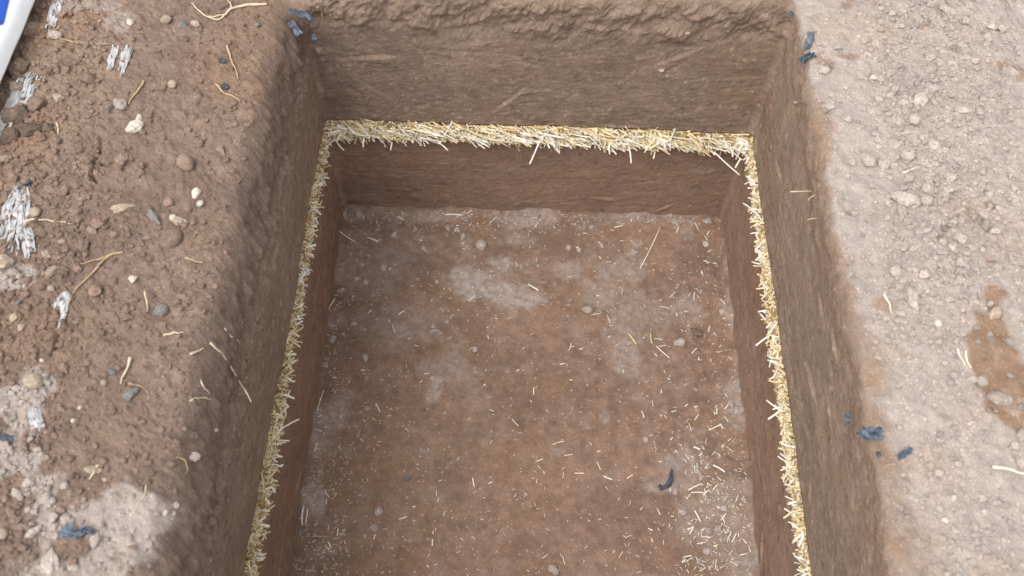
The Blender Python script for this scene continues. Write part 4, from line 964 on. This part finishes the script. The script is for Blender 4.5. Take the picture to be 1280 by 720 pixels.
# roots hanging in the back corner
def hang(pts3, w_, label, mat=M_root):
    V, F = tube_np(smooth_path(pts3, 12), np.linspace(w_, w_ * .3, 12) / 2, 6); c = V.mean(0)
    return link('root', make_mesh('root', V - c, F, mat, True), label, 'root', loc=c)
hang([at(404, -6, .0), at(408, 6, -.02), at(414, 20, -.04)], .009, 'broad pale root hanging over the back rim beside the left corner')
hang([at(396, 8, -.01), at(402, 14, -.03), at(403, 23, -.05)], .006, 'short pale root hanging left of the broad one at the back corner')
hang([at(418, -6, .0), at(422, 4, -.02), at(426, 12, -.03)], .006, 'thin root hanging right of the broad one at the back corner', M_rootpale)
for (a, b, wv, lab) in (((994, 240), (1019, 239), .003, 'pale rootlet lying level on the right wall top'), ((1017, 251), (1024, 244), .003, 'slanting rootlet below the level one on the right wall top'), ((1016, 275), (1026, 273), .003, 'pale rootlet stub on the right wall top, lowest')):
    hang([at(*a, -.05) + [-.010, 0, 0], (at(*a, -.05) + at(*b, -.03)) / 2 + [-.014, 0, 0], at(*b, -.03) + [-.008, 0, 0]], wv, lab, M_rootpale)

# pebbles set in the walls
def wall_pebble(px, py, size, mat, lab, plane, v):
    d = _F * FPX + _R * (px - 640) - _U * (py - 360)
    t = (v - 0) / d[plane]; p = np.array([0, 0, CAM_H]) + d * t
    rad = size * mpp(p) * .5
    o = link('stone', rock_mesh('stone', mat, int(px) % 9, False), lab, 'stone', loc=p); o.scale = (rad, rad, rad); return o
wall_pebble(860, 41, 9, M_pale, 'pale pebble stuck in the rough top of the back wall', 1, Y1 - .004)
wall_pebble(988, 46, 9, M_beige, 'beige pebble near the right end of the back wall top', 1, Y1 - .004)
wall_pebble(827, 88, 7, M_pale, 'pale chip embedded in the smooth back wall, upper of two', 1, Y1 - .003)
wall_pebble(834, 95, 6, M_grey, 'grey chip embedded in the smooth back wall, lower of two', 1, Y1 - .003)
wall_pebble(994, 128, 6, M_grey, 'small grey pebble set high in the right wall', 0, X1 - .003)
wall_pebble(706, 178, 4, M_pale, 'tiny pale speck at the middle of the lower back wall', 1, Y1 - .003)

# ---------------------------------------------------------------- the white sack at the left edge
def sack():
    L, Wd, H = 1.0, .42, .11
    nu, nv_ = 90, 60
    u = np.linspace(-1, 1, nu)[:, None]; v = np.linspace(-1, 1, nv_)[None]
    prof = (np.clip(1 - np.abs(u) ** 4, 0, 1) ** .5) * (np.clip(1 - np.abs(v) ** 3.0, 0, 1) ** .5)
    X = v * Wd / 2 * (1 + .02 * fbm(u * 3 + 0 * v, v * 0 + u * 0, s=1, oct=2, seed=81)); Y = u * L / 2 * (1 + 0 * v)
    wr = .0015 * fbm(X, Y * .6, s=.06, oct=3, seed=82)
    zt = H * .62 * prof + wr * prof; zb = -H * .38 * prof
    top = np.stack([X, Y, zt + H * .38], -1).reshape(-1, 3); bot = np.stack([X, Y, zb + H * .38], -1).reshape(-1, 3)
    F = grid_faces(nu, nv_); V = np.vstack([top, bot])
    root = link('sack', make_mesh('sack', V, np.vstack([F[:, ::-1], F + len(top)]), M_sack, True), 'smooth white sack with a blue print at the upper left edge', 'sack')
    root.location = (-1.052 - Wd / 2, 1.42, .0)
    # blue print: a flat patch lying on the sack's skin
    q = at(-9, 26, .095) - np.array([-1.052 - Wd / 2, 1.42, 0])
    a, b = 26, 16
    pu = np.linspace(0, 1, a)[:, None]; pv = np.linspace(-1, 1, b)[None]
    yy = q[1] + pu * .12 + 0 * pv; half = .012 * np.sqrt(np.clip(1 - (1 - np.clip(pu / .16, 0, 1)) ** 2, 0, 1)) + 1e-4
    xx = q[0] - pu * .012 + pv * half
    uu = np.clip(yy / (L / 2), -.99, .99); vv = xx / (Wd / 2)
    pr = (np.clip(1 - np.abs(uu) ** 4, 0, 1) ** .5) * (np.clip(1 - np.abs(vv) ** 3.0, 0, 1) ** .5)
    zz = H * .62 * pr + .0015 * fbm(xx, yy * .6, s=.06, oct=3, seed=82) * pr + H * .38 + .0040
    link('print', make_mesh('print', np.stack([xx, yy, zz], -1).reshape(-1, 3), grid_faces(a, b)[:, ::-1], M_print, True), parent=root)
sack()

# ---------------------------------------------------------------- say which one: clods are told apart by the landmark they lie next to
LAND = {}
for nm, px, py, wh in (('the forked twig', 120, 340, 'g'), ('the big brown stone', 233, 205, 'g'), ('the brightest cream stone', 168, 161, 'g'), ('the dark bluish stone', 202, 388, 'g'), ('the white film tufts', 149, 78, 'g'),
        ('the largest film patch', 18, 270, 'g'), ('the teal grey stone', 164, 494, 'g'), ('the blue film scrap', 102, 667, 'g'), ('the frayed film strip', 22, 130, 'g'), ('the ground crack', 118, 205, 'g'), ('the beige crust stone', 42, 478, 'g'),
        ('the big angular clod', 1130, 250, 'g'), ('the pale slab by the rim', 1085, 203, 'g'), ('the pale wedge clod', 1150, 125, 'g'), ('the wide flat pale clod', 1140, 375, 'g'), ('the brown streak', 1240, 430, 'g'), ('the long lone pale chip', 1204, 139, 'g'),
        ('the smooth round stone', 1119, 340, 'g'), ('the lone round pebble', 1218, 77, 'g'), ('the topmost rim clod', 1097, 58, 'g'), ('the brown patch clod', 1249, 500, 'g'), ('the low broad straw', 1260, 588, 'g'),
        ('the round grey pebble', 602, 307, 'f'), ('the long thin straw', 812, 310, 'f'), ('the hook shaped film', 832, 602, 'f'), ('the dark crumbly lump', 870, 416, 'f'), ('the brightest white straw', 898, 586, 'f'), ('the bent corner straw', 432, 295, 'f'),
        ('the golden leaning straw', 413, 385, 'f'), ('the wall foot straws', 380, 645, 'f'), ('the back left floor corner', 427, 265, 'f'), ('the back right floor corner', 905, 275, 'f'), ('the slanting golden straw', 790, 424, 'f')):
    LAND[nm] = (at(px, py, 0 if wh == 'g' else Z_F), wh)
DIRS = ['right', 'upper right', 'far side', 'upper left', 'left', 'lower left', 'near side', 'lower right']
ORD = ['nearest', 'second nearest', 'third nearest', 'fourth nearest', 'fifth nearest', 'sixth nearest', 'seventh nearest', 'eighth nearest', 'ninth nearest', 'tenth nearest', 'eleventh nearest', 'twelfth nearest', 'thirteenth nearest', 'fourteenth nearest', 'fifteenth nearest', 'sixteenth nearest']
buckets = {}
KIND = {GL: 'brown clod', GR: 'pale dusty clod', 'pale clods on the lower left crust': 'dry whitish clod', GF: 'small grey clod', 'straw bits on the pit floor': 'small straw bit'}
for o in list(col.objects):
    g = o.get('group')
    if g in KIND:
        x, y, z = o.location; fl = 'f' if g in (GF, 'straw bits on the pit floor') else 'g'
        nm = min((k for k in LAND if LAND[k][1] == fl), key=lambda k: (LAND[k][0][0] - x) ** 2 + (LAND[k][0][1] - y) ** 2)
        q = LAND[nm][0]; a = math.atan2(y - q[1], x - q[0]); b = int(round(a / (math.pi / 4))) % 8
        buckets.setdefault((KIND[g], nm, b), []).append((math.hypot(x - q[0], y - q[1]), o))
for (kd, nm, b), L in buckets.items():
    L.sort(key=lambda t: t[0])
    for i, (_, o) in enumerate(L):
        if i < 16: o['label'] = (kd + ' to the ' + DIRS[b] + ' of ' + nm + (', ' + ORD[i] + ' one' if len(L) > 1 else ''))
for side, test, key in (('back', lambda o: o.location.y > 1.60, lambda o: o.location.x), ('left', lambda o: o.location.x < 0 and o.location.y <= 1.60, lambda o: -o.location.y), ('right', lambda o: o.location.x > 0 and o.location.y <= 1.60, lambda o: -o.location.y)):
    L = sorted([o for o in col.objects if o.get('group') == GS and test(o)], key=key)
    N_ = ['first', 'second', 'third', 'fourth', 'fifth', 'sixth', 'seventh', 'eighth', 'ninth', 'tenth', 'eleventh', 'twelfth', 'thirteenth', 'fourteenth', 'fifteenth', 'sixteenth', 'seventeenth', 'eighteenth']
    for i, o in enumerate(L):
        if i < len(N_): o['label'] = 'pale stalk end poking out of the ' + side + ' straw band, ' + N_[i] + ' from the ' + ('left' if side == 'back' else 'far') + ' corner'
